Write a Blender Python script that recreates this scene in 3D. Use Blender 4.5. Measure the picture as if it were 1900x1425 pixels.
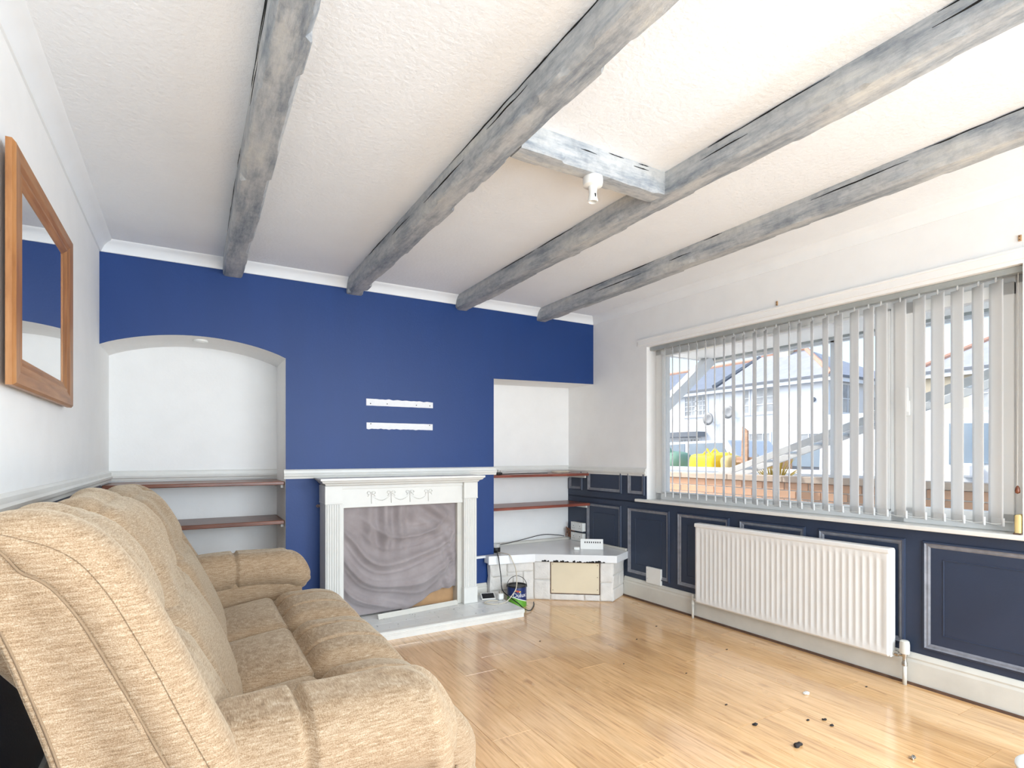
import bpy, bmesh, math, random
from mathutils import Vector, Matrix, noise as mnoise

random.seed(7)
for o in list(bpy.data.objects):
    bpy.data.objects.remove(o, do_unlink=True)
scene = bpy.context.scene
col = scene.collection

# ------------------------------------------------------------------ camera
YAW = math.radians(30.316)
cam_d = bpy.data.cameras.new('camera')
cam_d.sensor_width = 36.0
cam_d.lens = 36.0 * 1022.3 / 1900.0
cam_d.shift_y = (842.3 - 712.5) / 1900.0
cam_d.clip_start = 0.05
cam_d.clip_end = 500
cam = bpy.data.objects.new('camera', cam_d)
col.objects.link(cam)
cam.location = (0, 0, 1.178)
cam.rotation_euler = (math.pi / 2, 0, -YAW)
scene.camera = cam

# ------------------------------------------------------------------ world, sun, added fill lamps, exposure
scene.view_settings.view_transform = 'Standard'
scene.view_settings.look = 'None'
scene.view_settings.gamma = 1.0
scene.view_settings.use_curve_mapping = False
scene.view_settings.exposure = 0.64

world = bpy.data.worlds.new('sky')
scene.world = world
world.use_nodes = True
wn = world.node_tree
bg = wn.nodes['Background']
sky = wn.nodes.new('ShaderNodeTexSky')
sky.sky_type = 'NISHITA'
sky.sun_disc = False
sky.sun_elevation = math.radians(41)
sky.sun_rotation = math.radians(-60)
sky.dust_density = 2.5
sky.air_density = 1.0
haze = wn.nodes.new('ShaderNodeMix')          # thin bright high cloud over the blue
haze.data_type = 'RGBA'
haze.inputs[0].default_value = 0.5
haze.inputs[7].default_value = (1.45, 1.75, 2.2, 1.0)
wn.links.new(sky.outputs[0], haze.inputs[6])
wn.links.new(haze.outputs[2], bg.inputs[0])
bg.inputs[1].default_value = 0.35

sun_d = bpy.data.lights.new('sun', 'SUN')
sun_d.energy = 2.5
sun_d.angle = math.radians(0.6)
sun_d.color = (1.0, 0.96, 0.9)
sun = bpy.data.objects.new('sun', sun_d)
col.objects.link(sun)
sun.rotation_euler = Vector((0.40, -0.75, -0.75)).to_track_quat('-Z', 'Y').to_euler()


def area(name, loc, direction, sx, sy, power, color):
    d = bpy.data.lights.new(name, 'AREA')
    d.shape = 'RECTANGLE'
    d.size = sx
    d.size_y = sy
    d.energy = power
    d.color = color
    o = bpy.data.objects.new(name, d)
    col.objects.link(o)
    o.location = loc
    o.rotation_euler = Vector(direction).to_track_quat('-Z', 'Z').to_euler()
    return o


# fill lamps added to brighten the room, at made-up openings out of view
area('fill_lamp_right', (3.05, -0.75, 1.40), (-1, 0.15, -1.0), 2.4, 0.9, 106, (0.79, 0.90, 1.0))
area('fill_lamp_rear', (1.3, -2.20, 1.1), (0, 1, -0.05), 3.0, 1.9, 90, (0.80, 0.91, 1.0))

# ------------------------------------------------------------------ room measures (metres)
XL = -0.447
YB = 3.9145
XR0, K = 3.1377, 0.0277
H = 2.40
YREAR = -2.3
YAL, YAR = 4.343, 4.277


def RW(y, n, z):
    """point on the slightly splayed window wall: n metres into the room"""
    return (XR0 + K * (YB - y) - n, y, z)


def lin(c):
    return tuple(((v / 255.0) / 12.92 if v / 255.0 <= 0.04045 else ((v / 255.0 + 0.055) / 1.055) ** 2.4) for v in c) + (1.0,)


# ------------------------------------------------------------------ materials
MATS = {}


def nodemat(name):
    m = bpy.data.materials.new(name)
    m.use_nodes = True
    nt = m.node_tree
    b = nt.nodes['Principled BSDF']
    MATS[name] = m
    return m, nt, b


def ramp(nt, fac, stops):
    r = nt.nodes.new('ShaderNodeValToRGB')
    el = r.color_ramp.elements
    while len(el) > 1:
        el.remove(el[-1])
    el[0].position = stops[0][0]
    el[0].color = stops[0][1]
    for p, c in stops[1:]:
        e = el.new(p)
        e.color = c
    nt.links.new(fac, r.inputs[0])
    return r


def tex(nt, scale, detail=4, rough=0.55, stretch=(1, 1, 1), coord='Object', rnd=False):
    tc = nt.nodes.new('ShaderNodeTexCoord')
    mp = nt.nodes.new('ShaderNodeMapping')
    mp.inputs['Scale'].default_value = stretch
    nt.links.new(tc.outputs[coord], mp.inputs[0])
    src = mp.outputs[0]
    if rnd:
        oi = nt.nodes.new('ShaderNodeObjectInfo')
        mul = nt.nodes.new('ShaderNodeMath')
        mul.operation = 'MULTIPLY'
        mul.inputs[1].default_value = 57.0
        nt.links.new(oi.outputs['Random'], mul.inputs[0])
        ad = nt.nodes.new('ShaderNodeVectorMath')
        ad.operation = 'ADD'
        nt.links.new(src, ad.inputs[0])
        nt.links.new(mul.outputs[0], ad.inputs[1])
        src = ad.outputs[0]
    n = nt.nodes.new('ShaderNodeTexNoise')
    n.inputs['Scale'].default_value = scale
    n.inputs['Detail'].default_value = detail
    n.inputs['Roughness'].default_value = rough
    nt.links.new(src, n.inputs['Vector'])
    return n


def bump(nt, b, height, strength, dist):
    bp = nt.nodes.new('ShaderNodeBump')
    bp.inputs['Strength'].default_value = strength
    bp.inputs['Distance'].default_value = dist
    nt.links.new(height, bp.inputs['Height'])
    nt.links.new(bp.outputs[0], b.inputs['Normal'])
    return bp


def simple(name, c, rough=0.6, var=0.06, scale=12, metal=0.0, bumpd=0.0, bscale=60, spec=0.5, stretch=(1, 1, 1), coord='Object'):
    m, nt, b = nodemat(name)
    base = lin(c)
    n = tex(nt, scale, stretch=stretch, coord=coord)
    lo = tuple(v * (1 - var) for v in base[:3]) + (1,)
    hi = tuple(min(1, v * (1 + var)) for v in base[:3]) + (1,)
    r = ramp(nt, n.outputs[0], [(0.3, lo), (0.7, hi)])
    nt.links.new(r.outputs[0], b.inputs['Base Color'])
    b.inputs['Roughness'].default_value = rough
    b.inputs['Metallic'].default_value = metal
    b.inputs['Specular IOR Level'].default_value = spec
    if bumpd > 0:
        n2 = tex(nt, bscale, 5, 0.6, coord=coord)
        bump(nt, b, n2.outputs[0], 0.6, bumpd)
    return m


simple('wall_white', (243, 242, 240), 0.75, 0.02, 6, bumpd=0.0012, bscale=70)
simple('ceiling_paint', (242, 246, 250), 0.85, 0.02, 3, bumpd=0.005, bscale=55)
simple('coving_white', (240, 243, 245), 0.6, 0.02, 6)
simple('wall_blue', (8, 54, 117), 0.5, 0.05, 5, bumpd=0.001, bscale=90, stretch=(1, 1, 0.2))
simple('wainscot_navy', (44, 56, 78), 0.42, 0.08, 4, bumpd=0.001, bscale=120)
simple('moulding_grey', (124, 126, 134), 0.35, 0.2, 25)
simple('trim_white', (226, 225, 220), 0.4, 0.03, 9)
simple('trim_cream', (212, 209, 200), 0.4, 0.05, 9)
simple('upvc', (240, 241, 240), 0.3, 0.01, 4)
simple('enamel', (236, 235, 232), 0.3, 0.02, 6)
simple('rail_grey', (168, 172, 170), 0.35, 0.05, 20, metal=0.2)
simple('plastic_white', (238, 238, 234), 0.35, 0.02, 10)
simple('black_plastic', (22, 22, 24), 0.45, 0.1, 20)
simple('cable_beige', (214, 203, 184), 0.5, 0.05, 20)
simple('dark_gap', (20, 18, 18), 0.9, 0.1, 20)
simple('chrome', (190, 186, 178), 0.25, 0.1, 30, metal=0.9)
simple('brass', (196, 160, 90), 0.3, 0.1, 30, metal=0.9)
simple('gap_brown', (98, 74, 60), 0.8, 0.25, 20)
simple('tan_board', (190, 150, 108), 0.7, 0.1, 10)
simple('cream_panel', (226, 212, 184), 0.6, 0.04, 4)
simple('stone_white', (226, 222, 216), 0.7, 0.05, 14, bumpd=0.01, bscale=35)
simple('slab_white', (236, 237, 238), 0.22, 0.02, 5)
simple('hearth_tile', (232, 233, 231), 0.3, 0.03, 9)
simple('debris', (38, 34, 34), 0.8, 0.4, 60)
simple('tape', (236, 236, 238), 0.6, 0.03, 20, bumpd=0.004, bscale=80)
simple('galv', (206, 207, 206), 0.45, 0.08, 14, metal=0.1)
simple('copper_wire', (150, 100, 70), 0.5, 0.2, 20)


def wood(name, c1, c2, c3, rough=0.4, stretch=(1, 14, 14), knots=True, scale=4.0, rnd=False):
    m, nt, b = nodemat(name)
    n = tex(nt, scale, 6, 0.6, stretch, rnd=rnd)
    r = ramp(nt, n.outputs[0], [(0.28, lin(c1)), (0.5, lin(c2)), (0.72, lin(c3))])
    out = r.outputs[0]
    if knots:
        kx = tuple(1 + (s - 1) * 0.12 for s in stretch)
        n2 = tex(nt, 3.2, 2, 0.5, kx, rnd=rnd)
        r2 = ramp(nt, n2.outputs[0], [(0.66, (1, 1, 1, 1)), (0.8, (0.55, 0.45, 0.38, 1))])
        mx = nt.nodes.new('ShaderNodeMix')
        mx.data_type = 'RGBA'
        mx.blend_type = 'MULTIPLY'
        mx.inputs[0].default_value = 1.0
        nt.links.new(out, mx.inputs[6])
        nt.links.new(r2.outputs[0], mx.inputs[7])
        out = mx.outputs[2]
    nt.links.new(out, b.inputs['Base Color'])
    b.inputs['Roughness'].default_value = rough
    bump(nt, b, n.outputs[0], 0.15, 0.002)
    return m, nt, b


wood('pine', (132, 84, 44), (160, 108, 62), (176, 126, 80), 0.4, (10, 1.2, 10))
wood('pine_vertical', (132, 84, 44), (160, 108, 62), (176, 126, 80), 0.4, (10, 10, 1.2))
wood('shelf_wood', (84, 46, 30), (116, 66, 44), (140, 86, 60), 0.3, (1.2, 12, 12))
wood('shelf_wood_red', (98, 48, 38), (132, 70, 56), (156, 92, 76), 0.3, (1.2, 12, 12))
wood('rough_timber', (160, 122, 96), (190, 150, 120), (206, 172, 144), 0.7, (8, 1, 8))


def laminate():
    m, nt, b = nodemat('laminate')
    grain = tex(nt, 5.0, 8, 0.65, (16, 0.9, 1), rnd=True)
    r = ramp(nt, grain.outputs[0], [(0.25, lin((176, 126, 78))), (0.45, lin((228, 180, 124))), (0.62, lin((242, 198, 144))), (0.8, lin((250, 214, 166)))])
    blot = tex(nt, 2.4, 3, 0.5, (3.0, 1.0, 1), rnd=True)
    rb = ramp(nt, blot.outputs[0], [(0.3, (0.80, 0.77, 0.74, 1)), (0.52, (1, 1, 1, 1)), (0.75, (1.0, 0.99, 0.97, 1))])
    knot = tex(nt, 3.0, 2, 0.5, (4.0, 1.6, 1), rnd=True)
    rk = ramp(nt, knot.outputs[0], [(0.7, (1, 1, 1, 1)), (0.79, (0.6, 0.52, 0.46, 1))])
    oi = nt.nodes.new('ShaderNodeObjectInfo')
    ro = ramp(nt, oi.outputs['Random'], [(0.0, (0.90, 0.88, 0.85, 1)), (0.5, (1, 0.99, 0.98, 1)), (1.0, (1.0, 1.0, 1.0, 1))])
    out = r.outputs[0]
    for x in (rb, rk, ro):
        mx = nt.nodes.new('ShaderNodeMix')
        mx.data_type = 'RGBA'
        mx.blend_type = 'MULTIPLY'
        mx.inputs[0].default_value = 1.0
        nt.links.new(out, mx.inputs[6])
        nt.links.new(x.outputs[0], mx.inputs[7])
        out = mx.outputs[2]
    nt.links.new(out, b.inputs['Base Color'])
    b.inputs['Roughness'].default_value = 0.3
    sm = tex(nt, 1.3, 4, 0.6, coord='Object', rnd=False)
    rr = ramp(nt, sm.outputs[0], [(0.3, (0.24, 0.24, 0.24, 1)), (0.7, (0.38, 0.38, 0.38, 1))])
    nt.links.new(rr.outputs[0], b.inputs['Roughness'])
    b.inputs['Coat Weight'].default_value = 1.0
    b.inputs['Coat IOR'].default_value = 1.65
    b.inputs['Coat Roughness'].default_value = 0.15
    bump(nt, b, grain.outputs[0], 0.06, 0.001)


laminate()


def beam_paint(name, stretch):
    m, nt, b = nodemat(name)
    n = tex(nt, 2.2, 8, 0.72, stretch)
    r = ramp(nt, n.outputs[0], [(0.22, lin((72, 78, 88))), (0.38, lin((138, 146, 154))), (0.52, lin((182, 185, 187))), (0.66, lin((204, 204, 199))), (0.82, lin((224, 223, 219)))])
    n3 = tex(nt, 26.0, 4, 0.7, (1, 1, 1))
    r3 = ramp(nt, n3.outputs[0], [(0.30, (0.72, 0.73, 0.75, 1)), (0.55, (1, 1, 1, 1))])
    mx = nt.nodes.new('ShaderNodeMix')
    mx.data_type = 'RGBA'
    mx.blend_type = 'MULTIPLY'
    mx.inputs[0].default_value = 0.8
    nt.links.new(r.outputs[0], mx.inputs[6])
    nt.links.new(r3.outputs[0], mx.inputs[7])
    nt.links.new(mx.outputs[2], b.inputs['Base Color'])
    b.inputs['Roughness'].default_value = 0.5
    n2 = tex(nt, 20, 6, 0.7, tuple(1 + (s - 1) * 0.4 for s in stretch))
    bump(nt, b, n2.outputs[0], 0.5, 0.008)


beam_paint('beam_grey', (7, 1.1, 7))
beam_paint('beam_grey_cross', (1.1, 7, 7))


def fabric():
    m, nt, b = nodemat('sofa_fabric')
    st = tex(nt, 110.0, 3, 0.6, (5.0, 0.5, 5.0))
    st2 = tex(nt, 85.0, 4, 0.7, (0.4, 0.4, 4.2))
    ad = nt.nodes.new('ShaderNodeMath')
    ad.operation = 'ADD'
    nt.links.new(st.outputs[0], ad.inputs[0])
    nt.links.new(st2.outputs[0], ad.inputs[1])
    hv = nt.nodes.new('ShaderNodeMath')
    hv.operation = 'MULTIPLY'
    hv.inputs[1].default_value = 0.5
    nt.links.new(ad.outputs[0], hv.inputs[0])
    r = ramp(nt, hv.outputs[0], [(0.34, lin((120, 95, 70))), (0.46, lin((156, 130, 102))), (0.56, lin((178, 155, 128))), (0.70, lin((208, 192, 170)))])
    nt.links.new(r.outputs[0], b.inputs['Base Color'])
    b.inputs['Roughness'].default_value = 0.9
    b.inputs['Specular IOR Level'].default_value = 0.2
    b.inputs['Sheen Weight'].default_value = 0.45
    b.inputs['Sheen Roughness'].default_value = 0.4
    b.inputs['Sheen Tint'].default_value = lin((240, 228, 205))
    bump(nt, b, hv.outputs[0], 0.5, 0.004)


fabric()
simple('piping', (138, 115, 90), 0.9, 0.1, 60)


def drape_mat():
    m, nt, b = nodemat('drape')
    n = tex(nt, 220, 2, 0.5, (1, 1, 0.3))
    n2 = tex(nt, 5, 4, 0.6)
    r = ramp(nt, n2.outputs[0], [(0.3, lin((142, 132, 132))), (0.7, lin((164, 155, 156)))])
    nt.links.new(r.outputs[0], b.inputs['Base Color'])
    b.inputs['Roughness'].default_value = 0.75
    b.inputs['Sheen Weight'].default_value = 0.3
    bump(nt, b, n.outputs[0], 0.3, 0.001)


drape_mat()


def glass_mat():
    m, nt, b = nodemat('glass')
    nt.nodes.remove(b)
    tr = nt.nodes.new('ShaderNodeBsdfTransparent')
    tr.inputs[0].default_value = (0.97, 0.98, 0.98, 1)
    gl = nt.nodes.new('ShaderNodeBsdfGlossy')
    gl.inputs['Roughness'].default_value = 0.02
    fr = nt.nodes.new('ShaderNodeFresnel')
    fr.inputs[0].default_value = 1.25
    mx = nt.nodes.new('ShaderNodeMixShader')
    nt.links.new(fr.outputs[0], mx.inputs[0])
    nt.links.new(tr.outputs[0], mx.inputs[1])
    nt.links.new(gl.outputs[0], mx.inputs[2])
    nt.links.new(mx.outputs[0], nt.nodes['Material Output'].inputs[0])


glass_mat()


def slat_mat():
    m, nt, b = nodemat('slat_fabric')
    b.inputs['Base Color'].default_value = lin((252, 252, 252))
    b.inputs['Roughness'].default_value = 0.8
    tl = nt.nodes.new('ShaderNodeBsdfTranslucent')
    tl.inputs[0].default_value = lin((252, 252, 251))
    n = tex(nt, 160, 2, 0.5)
    bump(nt, b, n.outputs[0], 0.2, 0.0006)
    mx = nt.nodes.new('ShaderNodeMixShader')
    mx.inputs[0].default_value = 0.55
    nt.links.new(b.outputs[0], mx.inputs[1])
    nt.links.new(tl.outputs[0], mx.inputs[2])
    nt.links.new(mx.outputs[0], nt.nodes['Material Output'].inputs[0])


slat_mat()


def clear_plastic():
    m, nt, b = nodemat('clear_plastic')
    tr = nt.nodes.new('ShaderNodeBsdfTransparent')
    b.inputs['Base Color'].default_value = lin((226, 226, 224))
    b.inputs['Roughness'].default_value = 0.3
    mx = nt.nodes.new('ShaderNodeMixShader')
    mx.inputs[0].default_value = 0.55
    nt.links.new(tr.outputs[0], mx.inputs[1])
    nt.links.new(b.outputs[0], mx.inputs[2])
    nt.links.new(mx.outputs[0], nt.nodes['Material Output'].inputs[0])


clear_plastic()
mm, nt_, b_ = nodemat('mirror')
b_.inputs['Base Color'].default_value = (0.9, 0.91, 0.91, 1)
b_.inputs['Metallic'].default_value = 1.0
b_.inputs['Roughness'].default_value = 0.015

# outdoors
simple('render_white', (222, 227, 233), 0.9, 0.03, 2)
simple('render_grey', (196, 204, 214), 0.9, 0.03, 2)
simple('render_cream', (214, 202, 178), 0.9, 0.03, 2)
simple('slate_light', (160, 163, 172), 0.8, 0.1, 3)
simple('slate_dark', (124, 132, 146), 0.8, 0.1, 3)
simple('ridge_orange', (190, 148, 128), 0.8, 0.1, 6)
simple('gutter_dark', (112, 118, 126), 0.7, 0.05, 6)
simple('far_glass', (158, 164, 170), 0.2, 0.3, 1.5)
simple('concrete', (226, 225, 222), 0.9, 0.06, 3)
simple('asphalt', (150, 150, 152), 0.9, 0.08, 3)
simple('brick', (214, 172, 142), 0.9, 0.14, 3)
simple('mortar', (222, 216, 208), 0.95, 0.05, 6)
simple('coping', (206, 186, 168), 0.9, 0.1, 6)
simple('soffit', (240, 238, 232), 0.7, 0.02, 4)
simple('timber_white', (228, 230, 232), 0.6, 0.05, 4)
simple('car_white', (212, 215, 218), 0.15, 0.01, 2)
simple('car_dark', (92, 100, 112), 0.15, 0.05, 2)
simple('car_glass', (132, 148, 162), 0.08, 0.1, 2)
simple('tyre', (34, 34, 36), 0.8, 0.1, 8)
simple('yellow_bag', (246, 214, 40), 0.6, 0.06, 5)
simple('bag_side', (214, 190, 130), 0.7, 0.06, 5)
simple('grass_straw', (176, 150, 60), 0.8, 0.25, 4)
simple('dish_grey', (150, 152, 154), 0.5, 0.1, 5)
simple('green_bag', (116, 150, 130), 0.7, 0.1, 5)

# ------------------------------------------------------------------ builders


class MB:
    def __init__(s):
        s.v, s.f, s.m = [], [], []

    def add(s, verts, faces, mi=0):
        b = len(s.v)
        s.v.extend(tuple(v) for v in verts)
        s.f.extend(tuple(i + b for i in f) for f in faces)
        s.m.extend([mi] * len(faces))
        return s

    def box(s, lo, hi, mi=0, tf=None):
        x0, y0, z0 = lo
        x1, y1, z1 = hi
        vs = [(x0, y0, z0), (x1, y0, z0), (x1, y1, z0), (x0, y1, z0), (x0, y0, z1), (x1, y0, z1), (x1, y1, z1), (x0, y1, z1)]
        if tf:
            vs = [tf(*v) for v in vs]
        return s.add(vs, [(0, 3, 2, 1), (4, 5, 6, 7), (0, 1, 5, 4), (1, 2, 6, 5), (2, 3, 7, 6), (3, 0, 4, 7)], mi)

    def rwbox(s, ylo, yhi, nlo, nhi, zlo, zhi, mi=0):
        """box on the splayed window wall"""
        return s.box((-nhi, ylo, zlo), (-nlo, yhi, zhi), mi, lambda a, y, z: RW(y, -a, z))

    def tube(s, pts, r, seg=8, mi=0, closed=False):
        pts = [Vector(p) for p in pts]
        n = len(pts)
        rr = r if isinstance(r, (list, tuple)) else [r] * n
        up = Vector((0.13, 0.27, 0.95)).normalized()
        vs, fs = [], []
        for i, p in enumerate(pts):
            a = pts[(i - 1) % n] if (closed or i > 0) else p
            b = pts[(i + 1) % n] if (closed or i < n - 1) else p
            t = (b - a)
            t = t.normalized() if t.length > 1e-9 else Vector((0, 0, 1))
            u = t.cross(up)
            if u.length < 0.05:
                u = t.cross(Vector((1, 0, 0)))
            u.normalize()
            w = t.cross(u)
            for k in range(seg):
                an = 2 * math.pi * k / seg
                vs.append(p + (u * math.cos(an) + w * math.sin(an)) * rr[i])
        m = n if closed else n - 1
        for i in range(m):
            j = (i + 1) % n
            for k in range(seg):
                k2 = (k + 1) % seg
                fs.append((i * seg + k, i * seg + k2, j * seg + k2, j * seg + k))
        if not closed:
            fs.append(tuple(reversed(range(seg))))
            fs.append(tuple((n - 1) * seg + k for k in range(seg)))
        return s.add(vs, fs, mi)

    def lathe(s, prof, center, seg=24, mi=0, axis='z', cap=True):
        vs, fs = [], []
        n = len(prof)
        for r, h in prof:
            for k in range(seg):
                a = 2 * math.pi * k / seg
                c, d = r * math.cos(a), r * math.sin(a)
                if axis == 'z':
                    p = (c, d, h)
                elif axis == 'x':
                    p = (h, c, d)
                else:
                    p = (d, h, c)
                vs.append((center[0] + p[0], center[1] + p[1], center[2] + p[2]))
        for i in range(n - 1):
            for k in range(seg):
                k2 = (k + 1) % seg
                fs.append((i * seg + k, i * seg + k2, (i + 1) * seg + k2, (i + 1) * seg + k))
        if cap:
            fs.append(tuple(reversed(range(seg))))
            fs.append(tuple((n - 1) * seg + k for k in range(seg)))
        return s.add(vs, fs, mi)

    def prism(s, outline, a, b, plane='xz', mi=0):
        """2-D outline extruded from a to b along the missing axis"""
        n = len(outline)

        def mk(p, t):
            if plane == 'xz':
                return (p[0], t, p[1])
            if plane == 'yz':
                return (t, p[0], p[1])
            return (p[0], p[1], t)
        vs = [mk(p, a) for p in outline] + [mk(p, b) for p in outline]
        fs = [(i, (i + 1) % n, n + (i + 1) % n, n + i) for i in range(n)]
        fs += [tuple(reversed(range(n))), tuple(range(n, 2 * n))]
        return s.add(vs, fs, mi)

    def build(s, name, mat, parent=None, smooth=False, bevel=0.0, center=True, angle=None):
        me = bpy.data.meshes.new(name)
        vs = s.v
        c = Vector((0, 0, 0))
        if center and vs:
            xs, ys, zs = zip(*vs)
            c = Vector(((min(xs) + max(xs)) / 2, (min(ys) + max(ys)) / 2, (min(zs) + max(zs)) / 2))
            vs = [(v[0] - c.x, v[1] - c.y, v[2] - c.z) for v in vs]
        me.from_pydata(vs, [], s.f)
        for mm in (mat if isinstance(mat, (list, tuple)) else [mat]):
            me.materials.append(MATS[mm])
        me.polygons.foreach_set('material_index', s.m)
        bm = bmesh.new()
        bm.from_mesh(me)
        bmesh.ops.recalc_face_normals(bm, faces=bm.faces)
        if bevel > 0:
            es = [e for e in bm.edges if len(e.link_faces) == 2 and e.calc_face_angle(0) > 0.5]
            bmesh.ops.bevel(bm, geom=es, offset=bevel, segments=2, profile=0.5, affect='EDGES', clamp_overlap=True)
        bm.to_mesh(me)
        bm.free()
        if smooth:
            me.polygons.foreach_set('use_smooth', [True] * len(me.polygons))
            if angle:
                me.set_sharp_from_angle(angle=math.radians(angle))
        me.update()
        o = bpy.data.objects.new(name, me)
        col.objects.link(o)
        o.location = c
        if parent is not None:
            attach(o, parent)
        return o


def wmat(o):
    m = Matrix.LocRotScale(o.location, o.rotation_euler, o.scale)
    if o.parent:
        return wmat(o.parent) @ o.matrix_parent_inverse @ m
    return m


def attach(o, parent):
    o.parent = parent
    o.matrix_parent_inverse = wmat(parent).inverted()


def tag(o, label, cat, group=None):
    o['label'] = label
    o['category'] = cat
    if group:
        o['group'] = group
    return o


def thing(name, label, cat, loc=(0, 0, 0), group=None):
    o = bpy.data.objects.new(name, None)
    col.objects.link(o)
    o.location = loc
    o.empty_display_size = 0.1
    return tag(o, label, cat, group)


def struct(o):
    o['kind'] = 'structure'
    return o


def box(name, lo, hi, mat, parent=None, bevel=0.0):
    return MB().box(lo, hi).build(name, mat, parent, bevel=bevel)


def rwbox(name, ylo, yhi, nlo, nhi, zlo, zhi, mat, parent=None, bevel=0.0):
    return MB().rwbox(ylo, yhi, nlo, nhi, zlo, zhi).build(name, mat, parent, bevel=bevel)


def nz(x, y, z, s=1.0):
    return mnoise.noise(Vector((x * s, y * s, z * s)))


def soft(name, lo, hi, r, mat, parent=None, n=(16, 16, 16), fn=None, tf=None, puff=(0, 0, 0)):
    """rounded, padded box: a fine cube grid pulled onto a rounded box, then shaped by fn(p, uvw, normal)"""
    lo, hi = Vector(lo), Vector(hi)
    c = (lo + hi) / 2
    hs = (hi - lo) / 2
    rr = min(r, hs.x * 0.999, hs.y * 0.999, hs.z * 0.999)
    idx = {}
    vs, fs = [], []

    def vert(i, j, k):
        key = (i, j, k)
        if key in idx:
            return idx[key]
        u = Vector((2 * i / n[0] - 1, 2 * j / n[1] - 1, 2 * k / n[2] - 1))
        # denser rows towards the edges
        u = Vector([math.sin(q * math.pi / 2) * 0.5 + q * 0.5 for q in u])
        p = Vector((u.x * hs.x, u.y * hs.y, u.z * hs.z))
        core = Vector([max(-(h - rr), min(h - rr, q)) for q, h in zip(p, hs)])
        d = p - core
        nor = d.normalized() if d.length > 1e-9 else Vector((0, 0, 1))
        q = core + nor * rr
        pf = Vector((puff[0] * u.x * (1 - u.y ** 2) * (1 - u.z ** 2), puff[1] * u.y * (1 - u.x ** 2) * (1 - u.z ** 2), puff[2] * u.z * (1 - u.x ** 2) * (1 - u.y ** 2)))
        q = q + pf
        if fn:
            q = fn(q + c, u, nor) - c
        w = q + c
        if tf:
            w = tf(w)
        idx[key] = len(vs)
        vs.append(tuple(w))
        return idx[key]
    for (a, b, e) in ((0, 1, 2), (1, 2, 0), (2, 0, 1)):
        for side in (0, n[e]):
            for i in range(n[a]):
                for j in range(n[b]):
                    q = []
                    for (di, dj) in ((0, 0), (1, 0), (1, 1), (0, 1)):
                        ijk = [0, 0, 0]
                        ijk[a], ijk[b], ijk[e] = i + di, j + dj, side
                        q.append(vert(*ijk))
                    fs.append(tuple(q) if side else tuple(reversed(q)))
    return MB().add(vs, fs).build(name, mat, parent, smooth=True)


def smoothpath(pts, n):
    """Catmull-Rom through pts"""
    P = [Vector(p) for p in pts]
    P = [P[0] * 2 - P[1]] + P + [P[-1] * 2 - P[-2]]
    out = []
    m = len(P) - 3
    for k in range(n + 1):
        t = k / n * m
        i = min(int(t), m - 1)
        f = t - i
        a, b, c, d = P[i], P[i + 1], P[i + 2], P[i + 3]
        out.append(0.5 * ((2 * b) + (c - a) * f + (2 * a - 5 * b + 4 * c - d) * f * f + (3 * b - a - 3 * c + d) * f ** 3))
    return out


def cable(name, pts, r, mat, parent=None, n=40):
    return MB().tube(smoothpath(pts, n), r, 6).build(name, mat, parent, smooth=True)


# ================================================================== ROOM SHELL
# floor: sub-floor and every laminate plank
fl = struct(MB().prism([(XL - 0.1, YREAR), (3.40, YREAR), (3.24, 4.6), (XL - 0.1, 4.6)], -0.12, -0.012, 'xy').build('floor', 'gap_brown'))
PW, PLEN = 0.192, 1.285
plank_me = None
row = 0
x = XL - 0.02
while x < 3.22:
    off = random.choice([0.0, 0.33, 0.66, 0.5, 0.15, 0.83]) * PLEN
    y = YREAR - off
    while y < 4.36:
        y0, y1 = max(y, YREAR), min(y + PLEN, 4.36)
        x1 = min(x + PW, 3.20)
        full = (y1 - y0 > PLEN - 1e-4) and (x1 - x > PW - 1e-4)
        if y1 - y0 > 0.03:
            if full and plank_me is not None:
                o = bpy.data.objects.new('plank', plank_me)
                col.objects.link(o)
                o.location = ((x + x1) / 2, (y0 + y1) / 2, -0.006)
                attach(o, fl)
            else:
                o = MB().box((x + 0.0006, y0 + 0.0006, -0.012), (x1 - 0.0006, y1 - 0.0006, 0.0)).build('plank', 'laminate', fl, bevel=0.0009)
                if full:
                    plank_me = o.data
        y += PLEN
    x += PW

cl = struct(MB().prism([(XL - 0.1, YREAR), (3.55, YREAR), (3.45, 4.6), (XL - 0.1, 4.6)], H, H + 0.12, 'xy').build('ceiling', 'ceiling_paint'))

# left wall with the dark lower part
wl = struct(box('wall_left', (XL - 0.12, YREAR, 0), (XL, 4.6, H), 'wall_white'))
box('lower_wall_board', (XL - 0.001, YREAR, 0.0), (XL + 0.006, YB, 1.005), 'wainscot_navy', wl)
dl = MB()
dprof = [(0, 0.0), (0.014, 0.0), (0.016, 0.012), (0.022, 0.02), (0.024, 0.032), (0.016, 0.04), (0.014, 0.056), (0.006, 0.064), (0, 0.066)]
dl.prism([(XL + a, 1.003 + b) for a, b in dprof], YREAR, YAL, 'xz')
struct(dl.build('trim_1', 'trim_white', smooth=False))

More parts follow.
